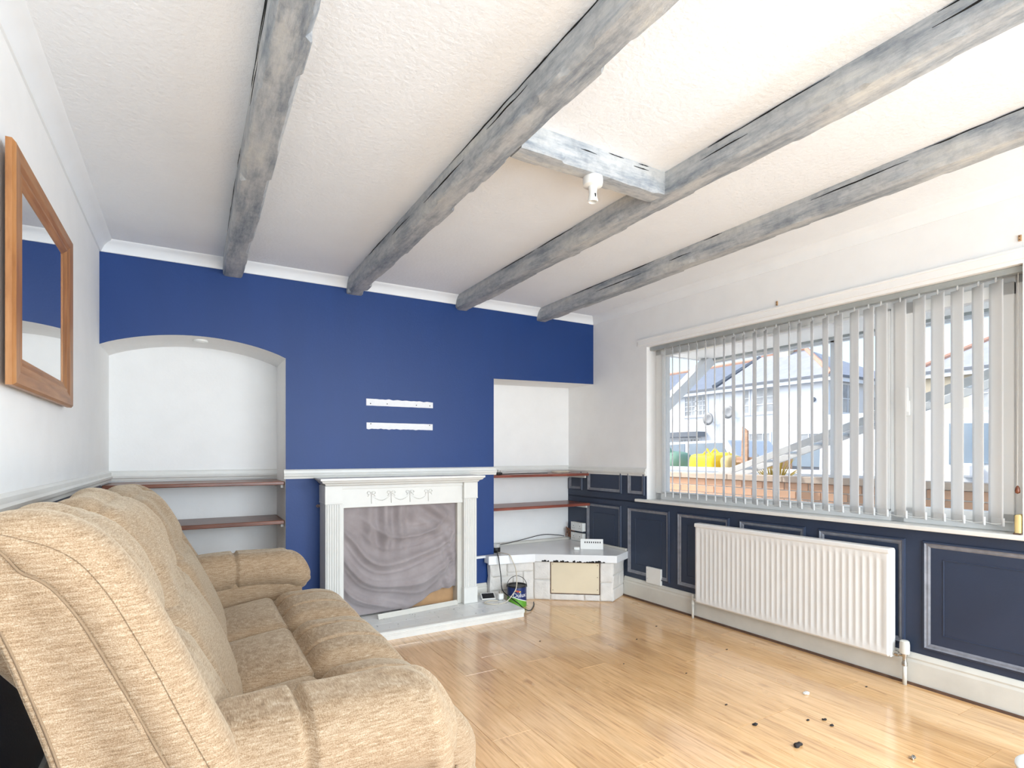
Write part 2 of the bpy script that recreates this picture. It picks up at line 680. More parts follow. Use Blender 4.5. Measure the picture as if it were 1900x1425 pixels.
# chimney-breast wall: arched recess on the left, square recess on the right
arch = []
for k in range(25):
    t = k / 24
    xx = XL + (0.549 - XL) * t
    zz = 1.808 + (1.812 - 1.808) * t + 0.096 * (1 - (2 * t - 1) ** 2) ** 0.9
    arch.append((xx, zz))
outline = [(XL - 0.05, H), (XL - 0.05, 1.80)] + arch + [(0.549, 0), (2.118, 0), (2.118, 1.786), (3.16, 1.806), (3.16, H)]
bm = bmesh.new()
front = [bm.verts.new((a, YB, b)) for a, b in outline]
back = [bm.verts.new((a, 4.45, b)) for a, b in outline]
ff = bm.faces.new(front)
nn = len(front)
for i in range(nn):
    f2 = bm.faces.new((front[i], back[i], back[(i + 1) % nn], front[(i + 1) % nn]))
    f2.material_index = 1
bm.faces.new(list(reversed(back))).material_index = 1
bmesh.ops.recalc_face_normals(bm, faces=bm.faces)
bmesh.ops.triangulate(bm, faces=[f for f in bm.faces if len(f.verts) > 4])
me = bpy.data.meshes.new('wall_back')
bm.to_mesh(me)
bm.free()
me.materials.append(MATS['wall_blue'])
me.materials.append(MATS['wall_white'])
wb = bpy.data.objects.new('wall_back', me)
col.objects.link(wb)
struct(wb)
struct(box('wall_recess_left', (XL - 0.05, YAL, 0), (0.62, YAL + 0.1, 2.0), 'wall_white'))
struct(box('wall_recess_right', (2.05, YAR, 0), (3.25, YAR + 0.1, 2.0), 'wall_white'))
# dado rails on the breast and inside the recesses
struct(MB().prism([(YB - a, 1.012 + b * 0.95) for a, b in dprof], 0.549 - 0.012, 2.118 + 0.016, 'yz').build('trim_2', 'trim_white'))
struct(MB().prism([(YAL - a, 1.003 + b) for a, b in dprof], XL, 0.549, 'yz').build('trim_3', 'trim_white'))
struct(MB().prism([(YAR - a, 1.005 + b) for a, b in dprof], 2.118, 3.13, 'yz').build('trim_4', 'trim_white'))
rd = MB()
prof = [(a, 1.0 + b) for a, b in dprof]
ya, yb = 3.262, YAR
vs = [RW(ya, a, z) for a, z in prof] + [RW(yb, a, z) for a, z in prof]
n_ = len(prof)
rd.add(vs, [(i, (i + 1) % n_, n_ + (i + 1) % n_, n_ + i) for i in range(n_)] + [tuple(range(n_)), tuple(reversed(range(n_, 2 * n_)))])
struct(rd.build('trim_5', 'trim_white'))

# coving
cprof = [(0.0, -0.062), (0.008, -0.062), (0.014, -0.052), (0.026, -0.030), (0.044, -0.014), (0.060, -0.006), (0.064, 0.0), (0.0, 0.0)]
struct(MB().prism([(XL + a, H + b) for a, b in cprof], YREAR, YB, 'xz').build('trim_6', 'coving_white', smooth=True, angle=40))
struct(MB().prism([(YB - a, H + b) for a, b in cprof], XL, 3.15, 'yz').build('trim_7', 'coving_white', smooth=True, angle=40))
cv = MB()
vs = [RW(YREAR, a, H + b) for a, b in cprof] + [RW(YB, a, H + b) for a, b in cprof]
n_ = len(cprof)
cv.add(vs, [(i, (i + 1) % n_, n_ + (i + 1) % n_, n_ + i) for i in range(n_)] + [tuple(range(n_)), tuple(reversed(range(n_, 2 * n_)))])
struct(cv.build('trim_8', 'coving_white', smooth=True, angle=40))

# window wall with the seen opening and one added for fill light
WY0, WY1, WZ0, WZ1 = 0.975, 3.263, 0.79, 2.034
VY0, VY1, VZ0, VZ1 = -2.05, 0.55, 0.79, 2.034
wr = MB()
T = 0.26
wr.rwbox(WY1, 4.6, -T, 0, -0.1, H)
wr.rwbox(WY0, WY1, -T, 0, -0.1, WZ0)
wr.rwbox(WY0, WY1, -T, 0, WZ1, H)
wr.rwbox(VY1, WY0, -T, 0, -0.1, H)
wr.rwbox(VY0, VY1, -T, 0, -0.1, VZ0)
wr.rwbox(VY0, VY1, -T, 0, VZ1, H)
wr.rwbox(YREAR, VY0, -T, 0, -0.1, H)
wrr = struct(wr.build('wall_right', 'wall_white'))
# picture moulding over the window
struct(MB().rwbox(0.85, 3.35, 0, 0.012, 2.052, 2.098).rwbox(0.85, 3.35, 0, 0.020, 2.088, 2.100).build('trim_9', 'wall_white', bevel=0.003))
# window sill board
sl = MB()
sl.rwbox(0.80, 3.352, -0.01, 0.045, 0.793, 0.815)
sl.rwbox(WY0 + 0.002, WY1 - 0.002, -0.13, 0.0, 0.793, 0.813)
struct(sl.build('trim_10', 'trim_white', bevel=0.004))

# panelled dado of the window wall
wains = MB().rwbox(YREAR, YAR, -0.002, 0.006, 0.0, 0.793).rwbox(3.262, YAR, -0.002, 0.006, 0.78, 1.003).rwbox(3.2635, 3.269, -0.10, 0.004, 0.815, 1.0)
wains.build('wainscot_board', 'wainscot_navy', wrr)


def panel(y0, y1, z0, z1):
    """one mitred bolection frame of the panelling plus its shallow inner field"""
    w = 0.034
    pr = [(0.0, 0.006), (0.004, 0.016), (0.012, 0.019), (0.018, 0.013), (0.026, 0.012), (w, 0.006)]
    rings = []
    for d, n in pr:
        rings.append([RW(y1 - d, n, z0 + d), RW(y0 + d, n, z0 + d), RW(y0 + d, n, z1 - d), RW(y1 - d, n, z1 - d)])
    vs = [v for r_ in rings for v in r_]
    fs, mi = [], []
    m = MB()
    for i in range(len(pr) - 1):
        for k in range(4):
            k2 = (k + 1) % 4
            m.add([rings[i][k], rings[i][k2], rings[i + 1][k2], rings[i + 1][k]], [(0, 1, 2, 3)], 1 if i in (2, 4) or i == 3 else 0)
    fr = m.build('panel_moulding', ['wainscot_navy', 'moulding_grey'], wrr)
    if z1 - z0 > 0.3:
        ins = 0.085
        g = MB()
        for (a0, a1, b0, b1) in ((y0 + ins, y1 - ins, z1 - ins - 0.006, z1 - ins), (y0 + ins, y0 + ins + 0.006, z0 + ins, z1 - ins), (y1 - ins - 0.006, y1 - ins, z0 + ins, z1 - ins), (y0 + ins, y1 - ins, z0 + ins, z0 + ins + 0.006)):
            g.rwbox(a0, a1, 0.004, 0.009, b0, b1)
        g.build('field_bead', 'wainscot_navy', fr, bevel=0.002)


for k in range(-5, 7):
    y1 = 1.358 + 0.5275 * k if k >= 0 else 0.645 + 0.5275 * (k + 1)
    y0 = y1 - 0.452 if k != 0 else 0.72
    panel(y0, y1, 0.192, 0.742) if y1 < 4.2 else None
for (y0, y1) in ((3.539, 3.985), (3.275, 3.468), (4.06, 4.26)):
    panel(y0, y1, 0.842, 1.03)

for (yy, zz, lab) in ((2.148, 2.124, 'tiny brown fixing in the wall above the middle of the window'), (0.984, 2.147, 'tiny brown fixing in the wall above the window end')):
    fxo = thing('wall_fixing', lab, 'fixing', RW(yy, 0, zz))
    MB().rwbox(yy - 0.006, yy + 0.006, -0.001, 0.006, zz - 0.014, zz + 0.014).build('bracket', 'tan_board', fxo, bevel=0.002)
    MB().rwbox(yy - 0.002, yy + 0.002, 0.006, 0.009, zz - 0.009, zz - 0.005).rwbox(yy - 0.002, yy + 0.002, 0.006, 0.009, zz + 0.005, zz + 0.009).build('screws', 'gap_brown', fxo)

# skirting boards
skp = [(0, 0), (0.018, 0), (0.018, 0.105), (0.014, 0.118), (0.016, 0.126), (0.010, 0.140), (0.006, 0.148), (0, 0.150)]


def rwprof(name, prof_, y0, y1, mat_, zoff=0.0, noff=0.006):
    m = MB()
    vs_ = [RW(y0, a + noff, b + zoff) for a, b in prof_] + [RW(y1, a + noff, b + zoff) for a, b in prof_]
    k_ = len(prof_)
    m.add(vs_, [(i, (i + 1) % k_, k_ + (i + 1) % k_, k_ + i) for i in range(k_)] + [tuple(range(k_)), tuple(reversed(range(k_, 2 * k_)))])
    return m.build(name, mat_)


struct(rwprof('baseboard_right', skp, YREAR, 3.50, 'trim_cream', 0.012))
gapb = struct(rwprof('baseboard_right_gap', [(0, 0), (0.026, 0), (0.026, 0.013), (0, 0.013)], YREAR, 3.50, 'gap_brown', 0.0))
struct(MB().prism([(YB - a, b) for a, b in skp], 0.549, 0.70, 'yz').prism([(YB - a, b) for a, b in skp], 1.93, 2.05, 'yz').build('baseboard_back', 'trim_cream'))
struct(box('baseboard_left', (XL + 0.006, YREAR, 0), (XL + 0.022, YAL, 0.12), 'trim_cream'))

# rear wall with a doorway made up for fill light
rwl = MB()
rwl.box((XL - 0.1, YREAR - 0.15, -0.1), (-0.25, YREAR, H))
rwl.box((2.85, YREAR - 0.15, -0.1), (3.60, YREAR, H))
rwl.box((-0.25, YREAR - 0.15, 2.1), (2.85, YREAR, H))
struct(rwl.build('wall_rear', 'wall_white'))
gd = MB()
for xx in (-0.25, 0.77, 1.79, 2.79):
    gd.box((xx, YREAR - 0.1, 0), (xx + 0.06, YREAR - 0.04, 2.1))
gd.box((-0.25, YREAR - 0.1, 2.04), (2.85, YREAR - 0.04, 2.1)).box((-0.25, YREAR - 0.1, 0.0), (2.85, YREAR - 0.04, 0.06))
gdo = struct(gd.build('door_added', 'upvc'))  # unseen glazed doors, invented as a setting for the rear fill lamp
for xx in (-0.19, 0.83, 1.85):
    box('pane', (xx, YREAR - 0.075, 0.06), (xx + 0.96, YREAR - 0.07, 2.04), 'glass', gdo)

# ------------------------------------------------------------------ window_1
w1 = MB()
N0, N1 = -0.165, -0.100
w1.rwbox(WY1 - 0.06, WY1, N0, N1, 0.813, WZ1)           # left jamb
w1.rwbox(WY0, WY0 + 0.06, N0, N1, 0.813, WZ1)           # right jamb
w1.rwbox(WY0, WY1, N0, N1, WZ1 - 0.065, WZ1)
w1.rwbox(WY0, WY1, N0, N1, 0.813, 0.868)
w1.rwbox(1.485, 1.555, N0, N1, 0.813, WZ1)
win = struct(w1.build('window_1', 'upvc', bevel=0.004))
sash = MB()
sy0, sy1 = WY0 + 0.055, 1.495
sash.rwbox(sy1 - 0.07, sy1, N0 + 0.01, N1 + 0.018, 0.86, WZ1 - 0.055)
sash.rwbox(sy0, sy0 + 0.055, N0 + 0.01, N1 + 0.018, 0.86, WZ1 - 0.055)
sash.rwbox(sy0, sy1, N0 + 0.01, N1 + 0.018, 0.855, 0.90)
sash.rwbox(sy0, sy1, N0 + 0.01, N1 + 0.018, WZ1 - 0.115, WZ1 - 0.055)
so = sash.build('casement_sash', 'upvc', win, bevel=0.004)
MB().rwbox(sy1 - 0.048, sy1 - 0.022, N1 + 0.018, N1 + 0.035, 1.38, 1.46).rwbox(sy1 - 0.045, sy1 - 0.025, N1 + 0.03, N1 + 0.045, 1.40, 1.53).build('window_handle', 'upvc', so, bevel=0.004)
bead = MB()
for (a0, a1) in ((1.555, WY1 - 0.06),):
    bead.rwbox(a0, a0 + 0.014, N0 + 0.02, N1 + 0.006, 0.868, WZ1 - 0.065).rwbox(a1 - 0.014, a1, N0 + 0.02, N1 + 0.006, 0.868, WZ1 - 0.065).rwbox(a0, a1, N0 + 0.02, N1 + 0.006, 0.868, 0.88).rwbox(a0, a1, N0 + 0.02, N1 + 0.006, WZ1 - 0.077, WZ1 - 0.065)
bead.build('glazing_bead', 'upvc', win, bevel=0.002)
rwbox('pane', 1.56, WY1 - 0.065, -0.138, -0.134, 0.87, WZ1 - 0.068, 'glass', win)
rwbox('pane', sy0 + 0.05, sy1 - 0.065, -0.138, -0.134, 0.895, WZ1 - 0.11, 'glass', so)

w2 = MB()  # second window, never in view, added to go with the right fill lamp
for (a0, a1) in ((VY0, VY0 + 0.06), (VY1 - 0.06, VY1), (-0.78, -0.71)):
    w2.rwbox(a0, a1, N0, N1, VZ0, VZ1)
w2.rwbox(VY0, VY1, N0, N1, VZ1 - 0.06, VZ1).rwbox(VY0, VY1, N0, N1, VZ0, VZ0 + 0.06)
win2 = struct(w2.build('window_added', 'upvc'))
rwbox('pane', VY0 + 0.06, -0.78, -0.138, -0.134, VZ0 + 0.06, VZ1 - 0.06, 'glass', win2)
rwbox('pane', -0.71, VY1 - 0.06, -0.138, -0.134, VZ0 + 0.06, VZ1 - 0.06, 'glass', win2)

# ================================================================== BEAMS


def beam(name, label, x0, x1, y0, y1, z0, seed, axis='y', mat_='beam_grey'):
    """rough-hewn beam: cross-section ring swept along its length, arrises chopped unevenly"""
    t = thing(name, label, 'beam', ((x0 + x1) / 2, (y0 + y1) / 2, z0), 'rough painted ceiling beams')
    L = (y1 - y0) if axis == 'y' else (x1 - x0)
    W = (x1 - x0) if axis == 'y' else (y1 - y0)
    nseg = max(20, int(L / 0.018))
    m = MB()
    vs, fs = [], []
    rnd = random.Random(seed)
    # stepped chamfer widths along the length (hatchet cuts)
    cuts = [[], []]
    for s_ in (0, 1):
        p = 0
        cur = 0.010
        while p < nseg + 1:
            ln = rnd.randint(4, 14)
            cur = rnd.uniform(0.003, 0.021)
            tilt = rnd.uniform(-0.006, 0.006)
            for q in range(ln):
                cuts[s_].append(max(0.002, cur + tilt * q / ln))
            p += ln
    for i in range(nseg + 1):
        a = L * i / nseg
        c0, c1 = cuts[0][i], cuts[1][i]
        wob = 0.004 * nz(a * 1.3, seed, 0.2) + 0.002 * nz(a * 9, seed, 3)
        wob2 = 0.004 * nz(a * 1.4, seed, 7.2) + 0.002 * nz(a * 8, seed, 5)
        zb = z0 + 0.004 * nz(a * 2.0, seed, 11) + 0.0015 * nz(a * 14, seed, 12)
        ring = [(wob, H + 0.004), (wob, z0 + 0.06), (wob + c0 * 0.15, zb + c0 * 1.1), (wob + c0, zb),
                (W * 0.35, zb - 0.002 + 0.002 * nz(a * 6, seed, 21)), (W * 0.65, zb - 0.001 + 0.002 * nz(a * 6, seed, 27)),
                (W + wob2 - c1, zb), (W + wob2 - c1 * 0.15, zb + c1 * 1.1), (W + wob2, z0 + 0.06), (W + wob2, H + 0.004)]
        for (u, z) in ring:
            vs.append((x0 + u, y0 + a, z) if axis == 'y' else (x0 + a, y0 + u, z))
    k = 10
    for i in range(nseg):
        for j in range(k):
            j2 = (j + 1) % k
            fs.append((i * k + j, i * k + j2, (i + 1) * k + j2, (i + 1) * k + j))
    fs.append(tuple(range(k)))
    fs.append(tuple(nseg * k + j for j in range(k)))
    m.add(vs, fs)
    m.build('timber', mat_, t, smooth=True, angle=35)
    # long drying cracks, dark and slightly recessed-looking slivers against the side face
    for q in range(20 if axis == 'y' else 4):
        a = rnd.uniform(0.05, 0.85) * L
        ln = rnd.uniform(0.12, 0.5) * (1 if axis == 'y' else 0.4)
        zc = rnd.choice([H - 0.004, H - 0.004, z0 + rnd.uniform(0.045, 0.075)])
        pts = []
        for w in range(9):
            aa = min(L - 0.01, a + ln * w / 8)
            wob = 0.004 * nz(aa * 1.3, seed, 0.2) + 0.002 * nz(aa * 9, seed, 3)
            p = (wob - 0.0002, aa, zc + 0.003 * nz(aa * 12, seed, 31) - (0.0 if zc < H - 0.01 else 0.001))
            pts.append((x0 + p[0], y0 + p[1], p[2]) if axis == 'y' else (x0 + p[1], y0 + p[0], p[2]))
        rads = [0.0006 + rnd.uniform(0.0012, 0.0030) * math.sin(math.pi * w / 8) for w in range(9)]
        MB().tube(pts, rads, 5).build('crack', 'dark_gap', t)
    return t


beam('ceiling_beam', 'grey painted rough ceiling beam ending above the arched recess', 0.177, 0.290, YREAR, YB + 0.01, 2.302, 11)
beam('ceiling_beam', 'grey painted rough ceiling beam above the fireplace, crosspiece butting its window side', 0.945, 1.055, YREAR, YB + 0.01, 2.300, 23)
beam('ceiling_beam', 'grey painted rough ceiling beam where the short crosspiece with lamp ends', 1.778, 1.885, YREAR, YB + 0.01, 2.300, 37)
beam('ceiling_beam', 'grey painted rough ceiling beam closest to the window wall', 2.530, 2.632, YREAR, YB + 0.01, 2.302, 51)
beam('ceiling_crosspiece', 'short grey painted timber crosspiece joining two beams, carrying the lamp holder', 1.052, 1.780, 1.725, 1.825, 2.305, 64, 'x', 'beam_grey_cross')

# lamp holder
lh = thing('lamp_holder', 'white batten lamp holder without a bulb under the short crosspiece', 'lamp holder', (1.42, 1.775, 2.30))
MB().lathe([(0.0, 2.305), (0.040, 2.305), (0.041, 2.285), (0.039, 2.272), (0.028, 2.268), (0.0, 2.268)], (1.42, 1.775, 0), 28, cap=False).build('base', 'plastic_white', lh, smooth=True, angle=40)
MB().lathe([(0.0, 2.270), (0.019, 2.270), (0.017, 2.255), (0.0155, 2.238), (0.018, 2.222), (0.021, 2.212), (0.021, 2.206), (0.0165, 2.206), (0.0155, 2.222), (0.0, 2.224)], (1.42, 1.775, 0), 24, cap=False).build('bulb_socket', 'plastic_white', lh, smooth=True, angle=40)
MB().box((1.4165, 1.757, 2.218), (1.4225, 1.762, 2.236)).build('bayonet_slot', 'dark_gap', lh)

# ================================================================== FIREPLACE
fp = thing('fire_surround', 'cream painted fire surround with fluted pilasters and garland frieze', 'fireplace', (1.317, 3.80, 0.06))
PX = ((0.765, 0.870), (1.765, 1.870))
FY = 3.720
zh = 0.0605
ms = MB()
mp_ = [(3.652, 1.018), (3.652, 1.004), (3.660, 1.000), (3.668, 0.988), (3.684, 0.982), (3.690, 0.972), (3.702, 0.968), (3.906, 0.968), (3.906, 1.018)]
rings = []
for (yy, zz) in mp_:
    d = yy - 3.652 if yy < 3.9 else 0
    rings.append((0.722 + min(d, 0.05), 1.905 - min(d, 0.05), yy, zz))
vs = []
for (a, b, yy, zz) in rings:
    vs.append((a, yy, zz))
for (a, b, yy, zz) in rings:
    vs.append((b, yy, zz))
# straight mitred shelf
n_ = len(rings)
vs[n_ - 2] = (0.772, 3.906, 0.968)
vs[2 * n_ - 2] = (1.855, 3.906, 0.968)
ms.add(vs, [(i, (i + 1) % n_, n_ + (i + 1) % n_, n_ + i) for i in range(n_)])
ms.add([vs[i] for i in range(n_)], [tuple(range(n_))])
ms.add([vs[n_ + i] for i in range(n_)], [tuple(reversed(range(n_)))])
ms.build('mantel_shelf', 'trim_white', fp)
fz = MB()
fz.box((0.870, FY + 0.028, 0.815), (1.765, 3.905, 0.970))
fz.box((0.870, FY + 0.020, 0.942), (1.765, FY + 0.03, 0.970))
fz.build('frieze_board', 'trim_white', fp, bevel=0.003)
for (a, b) in PX:
    pm = MB().box((a, FY + 0.006, zh), (b, 3.905, 0.852)).box((a - 0.004, FY - 0.004, 0.852), (b + 0.004, 3.905, 0.968)).box((a - 0.005, FY - 0.006, 0.846), (b + 0.005, 3.905, 0.856)).box((a - 0.004, FY - 0.002, zh), (b + 0.004, 3.905, zh + 0.12))
    pil = pm.build('pilaster', 'trim_white', fp, bevel=0.0025)
    fm = MB()
    for q in range(6):
        xc = a + 0.014 + q * (b - a - 0.028) / 5
        prof_ = []
        for w in range(7):
            an = math.pi * w / 6
            prof_.append((xc - 0.0062 * math.cos(an), FY + 0.006 - 0.006 * math.sin(an)))
        fm.prism(prof_, zh + 0.125, 0.842, 'xy')
    fm.build('fluting', 'trim_white', pil, smooth=True, angle=40)
# flat inner jamb boards
box('inner_jamb', (0.868, FY + 0.028, zh), (0.888, 3.90, 0.82), 'trim_white', fp, 0.002)
box('inner_jamb', (1.728, FY + 0.045, zh), (1.767, 3.90, 0.82), 'trim_cream', fp, 0.002)
# frieze mouldings
yf = FY + 0.0275
bx_ = [1.075, 1.215, 1.352, 1.490]
for xx in bx_:
    m = MB()
    for s_ in (-1, 1):
        loop = [(xx + s_ * (0.004 + 0.0125 * (1 - math.cos(t_))), yf - 0.003, 0.912 + 0.009 * math.sin(t_)) for t_ in [2 * math.pi * w / 14 for w in range(14)]]
        m.tube(loop, 0.0028, 6, closed=True)
        m.tube([(xx + s_ * 0.006, yf - 0.002, 0.905), (xx + s_ * 0.018, yf - 0.003, 0.898), (xx + s_ * 0.026, yf - 0.002, 0.886)], [0.003, 0.003, 0.0015], 6)
    m.tube([(xx, yf - 0.002, 0.912), (xx, yf - 0.003, 0.88), (xx, yf - 0.002, 0.838)], [0.004, 0.003, 0.002], 6)
    m.build('ribbon_bow', 'trim_white', fp, smooth=True)
for a, b in zip(bx_[:-1], bx_[1:]):
    m = MB()
    for w in range(17):
        t_ = w / 16
        xx = a + 0.006 + (b - a - 0.012) * t_
        zz = 0.894 - 0.036 * (1 - (2 * t_ - 1) ** 2)
        r_ = 0.0022 + 0.0022 * math.sin(math.pi * t_)
        m.lathe([(0.0001, -r_), (r_ * 0.75, -r_ * 0.6), (r_, 0), (r_ * 0.75, r_ * 0.6), (0.0001, r_)], (xx, yf - 0.001, zz), 8)
    m.build('garland', 'trim_white', fp, smooth=True)
MB().tube([(0.757, 3.862, 0.83), (0.742, 3.862, 0.835), (0.734, 3.862, 0.828), (0.742, 3.862, 0.821), (0.757, 3.862, 0.824)], 0.0025, 6).build('fixing_eye', 'brass', fp)
# boarded-up opening and hanging cloth
box('closing_board', (0.86, 3.845, zh), (1.78, 3.86, 0.84), 'tan_board', fp)

drape = MB()
NU, NV = 130, 110
X0, X1, Z0, Z1 = 0.886, 1.7305, 0.064, 0.8165
vs, fs = [], []


def ss(a, b, t):
    t = max(0, min(1, (t - a) / (b - a)))
    return t * t * (3 - 2 * t)


for j in range(NV + 1):
    for i in range(NU + 1):
        u, v = i / NU, j / NV      # v: 0 bottom, 1 top
        hem = 0.0 if u < 0.5 else 0.16 * ss(0.5, 0.9, u) + 0.012 * nz(u * 14, 3, 1)
        if u < 0.5:
            hem = 0.008 * nz(u * 8, 2, 1) + 0.008
        vv = hem + (1 - hem) * v
        q = vv - 0.52 * (u - 0.52) ** 2 * 2.2
        sw = 0.0
        msk = ss(0.98, 0.62, vv) * ss(0.0, 0.10, vv)
        warp = 0.10 * nz(u * 2.2, vv * 2.2, 4)
        ph = (q + warp) * 2 * math.pi * 4.3
        sw -= (0.042 * (1 - abs(math.sin(ph * 0.5))) ** 1.5 - 0.012 + 0.010 * (1 - abs(math.sin(ph * 1.1 + 1.3))) ** 2) * msk
        top = ss(0.5, 0.92, vv)
        g = math.exp(-((u - 0.37) / 0.20) ** 2)
        sw += 0.022 * g * math.sin(u * 2 * math.pi * 7.5 + 0.5) * ss(0.42, 0.75, vv)
        sw += 0.017 * math.exp(-((u - 0.8) / 0.2) ** 2) * math.sin((vv * 1.0 + u * 0.75) * 2 * math.pi * 5) * top
        sw += 0.014 * math.exp(-((u - 0.93) / 0.10) ** 2) * math.sin((u + 0.25 * vv) * 2 * math.pi * 9) * ss(0.9, 0.6, vv)
        sw += 0.010 * nz(u * 3.5, vv * 4, 9) + 0.004 * nz(u * 11, vv * 9, 2)
        bag = -0.055 * math.exp(-((u - 0.45) / 0.35) ** 2) * math.exp(-((vv - 0.42) / 0.3) ** 2)
        edge = min(u, 1 - u)
        damp = ss(0.0, 0.05, edge) * 0.85 + 0.15
        y = 3.800 + (sw + bag) * damp
        vs.append((X0 + (X1 - X0) * u, y, Z0 + (Z1 - Z0) * vv))
for j in range(NV):
    for i in range(NU):
        a = j * (NU + 1) + i
        fs.append((a, a + 1, a + NU + 2, a + NU + 1))
drape.add(vs, fs)
dr = drape.build('dust_sheet', 'drape', smooth=True)
sol = dr.modifiers.new('thickness', 'SOLIDIFY')
sol.thickness = 0.002
tag(dr, 'crumpled grey-mauve cloth hung across the fireplace opening', 'cloth')

# hearth
HX0, HX1, HY0, HY1 = 0.555, 2.088, 3.388, 3.818
ht = thing('hearth', 'low white painted hearth slab of tiles with moulded front edge', 'hearth', (1.32, 3.65, 0))
hb = MB()
hp = [(HY0 + 0.012, 0.0), (HY0 + 0.012, 0.026), (HY0 + 0.004, 0.030), (HY0 + 0.006, 0.034), (HY0, 0.038), (HY0, 0.047), (HY0 + 0.004, 0.050), (HY0 + 0.002, 0.056), (HY0 + 0.008, 0.059), (HY0 + 0.05, 0.059), (HY0 + 0.05, 0)]
hb.prism(hp, HX0, HX1, 'yz')
hb.build('front_moulding', 'trim_white', ht)
MB().prism([(HX0, HY0 + 0.05), (HX1, HY0 + 0.05), (HX1, HY1), (2.018, HY1), (2.018, 3.8975), (HX0, 3.8975)], 0, 0.050, 'xy').build('bed', 'trim_white', ht)
box('rear_tile_strip', (HX0, HY1 + 0.0006, 0.049), (2.018, 3.8975, 0.0588), 'hearth_tile', ht, 0.001)
ntx = 10
tw = (HX1 - HX0) / ntx
for i in range(ntx):
    for j in range(3):
        y0 = HY0 + 0.05 + j * (HY1 - HY0 - 0.05) / 3
        y1 = y0 + (HY1 - HY0 - 0.05) / 3
        box('tile', (HX0 + i * tw + 0.0006, y0 + 0.0006, 0.049), (HX0 + (i + 1) * tw - 0.0006, y1 - 0.0006, 0.0590 + 0.0003 * random.random()), 'hearth_tile', ht, 0.001)
fk = MB()
rnd = random.Random(5)
for q in range(46):
    xx, yy = rnd.uniform(0.95, 2.06), rnd.uniform(3.45, 3.70)
    r_ = rnd.uniform(0.0012, 0.004)
    an = rnd.uniform(0, 6.28)
    fk.add([(xx + r_ * math.cos(an + w * 1.57) * (1 if w % 2 else 1.8), yy + r_ * math.sin(an + w * 1.57) * (1 if w % 2 else 1.8), 0.0604) for w in range(4)] + [(xx, yy, 0.0612)], [(0, 1, 4), (1, 2, 4), (2, 3, 4), (3, 0, 4), (3, 2, 1, 0)])
fko = fk.build('paint_flecks', 'debris', ht)
fko['kind'] = 'stuff'

bt = MB()
p0, p1 = Vector((1.10, 3.66, 0.0605)), Vector((1.72, 3.735, 0.0605))
d = (p1 - p0).normalized()
nrm = Vector((-d.y, d.x, 0))
ol = [(0, 0), (0.004, 0), (0.022, 0.028), (0.018, 0.031)]
vs = []
for t_ in (0, 1):
    for (a, b) in ol:
        vs.append(tuple(p0 + (p1 - p0) * t_ + nrm * a + Vector((0, 0, b))))
bt.add(vs, [(0, 1, 5, 4), (1, 2, 6, 5), (2, 3, 7, 6), (3, 0, 4, 7), (3, 2, 1, 0), (4, 5, 6, 7)])
tag(bt.build('batten', 'trim_cream'), 'loose flat white batten leaning along the fireplace opening', 'batten')

# stripped patches over the mantel
for (xa, xb, za, zb, lab, sd) in ((1.085, 1.592, 1.524, 1.573, 'upper white unpainted strip on the blue chimney breast', 3), (1.087, 1.590, 1.358, 1.403, 'lower white unpainted strip on the blue chimney breast', 8)):
    m = MB()
    N = 60
    top_, bot = [], []
    for i in range(N + 1):
        xx = xa + (xb - xa) * i / N
        if sd == 3:
            top_.append((xx, zb + 0.0045 * nz(xx * 30, sd, 0) - 0.004 * i / N))
            bot.append((xx, za + 0.0008 * nz(xx * 20, sd, 4) + 0.001 * i / N))
        else:
            top_.append((xx, zb + 0.0008 * nz(xx * 20, sd, 0)))
            bot.append((xx, za + 0.006 * nz(xx * 34, sd, 4)))
    vs = [(a, YB - 0.0035, b) for a, b in bot] + [(a, YB - 0.0035, b) for a, b in top_] + [(a, YB, b) for a, b in bot] + [(a, YB, b) for a, b in top_]
    M = N + 1
    fs = [(i, i + 1, M + i + 1, M + i) for i in range(N)] + [(2 * M + i, 2 * M + i + 1, i + 1, i) for i in range(N)] + [(M + i, M + i + 1, 3 * M + i + 1, 3 * M + i) for i in range(N)]
    fs += [(0, M, 3 * M, 2 * M), (N, 2 * M + N, 3 * M + N, M + N)]
    m.add(vs, fs)
    t = thing('wall_batten', lab, 'wall strip', ((xa + xb) / 2, YB, za), 'strips left by a wall bracket')
    m.build('strip', 'tape', t)
    for (fx, fz_) in (((0.06, 0.3), (0.30, 0.35), (0.74, 0.35), (0.95, 0.35)) if sd == 3 else ((0.06, 0.8), (0.95, 0.8))):
        MB().lathe([(0.0001, -0.0045), (0.004, -0.0045), (0.004, -0.003), (0.0001, -0.003)], (xa + (xb - xa) * fx, YB, za + (zb - za) * fz_), 8, axis='y').build('screw_hole', 'dark_gap', t)

# ================================================================== RECESS SHELVES


def shelf(label, x0, x1, y0, y1, z0, z1, mat_, slant=0.0):
    t = thing('wall_shelf', label, 'shelf', ((x0 + x1) / 2, (y0 + y1) / 2, z0))
    m = MB().prism([(x0, y0), (x1, y0 + slant), (x1, y1), (x0, y1)], z0, z1, 'xy')
    m.build('board', mat_, t, bevel=0.004)
    box('batten', (x0, y1 - 0.02, z0 - 0.03), (x1, y1, z0), 'wall_white', t, 0.002)
    for (a, b) in ((x0, x0 + 0.018), (x1 - 0.018, x1)):
        box('side_batten', (a, y0 + 0.04, z0 - 0.022), (b, y1 - 0.02, z0), 'trim_white', t, 0.002)
    return t


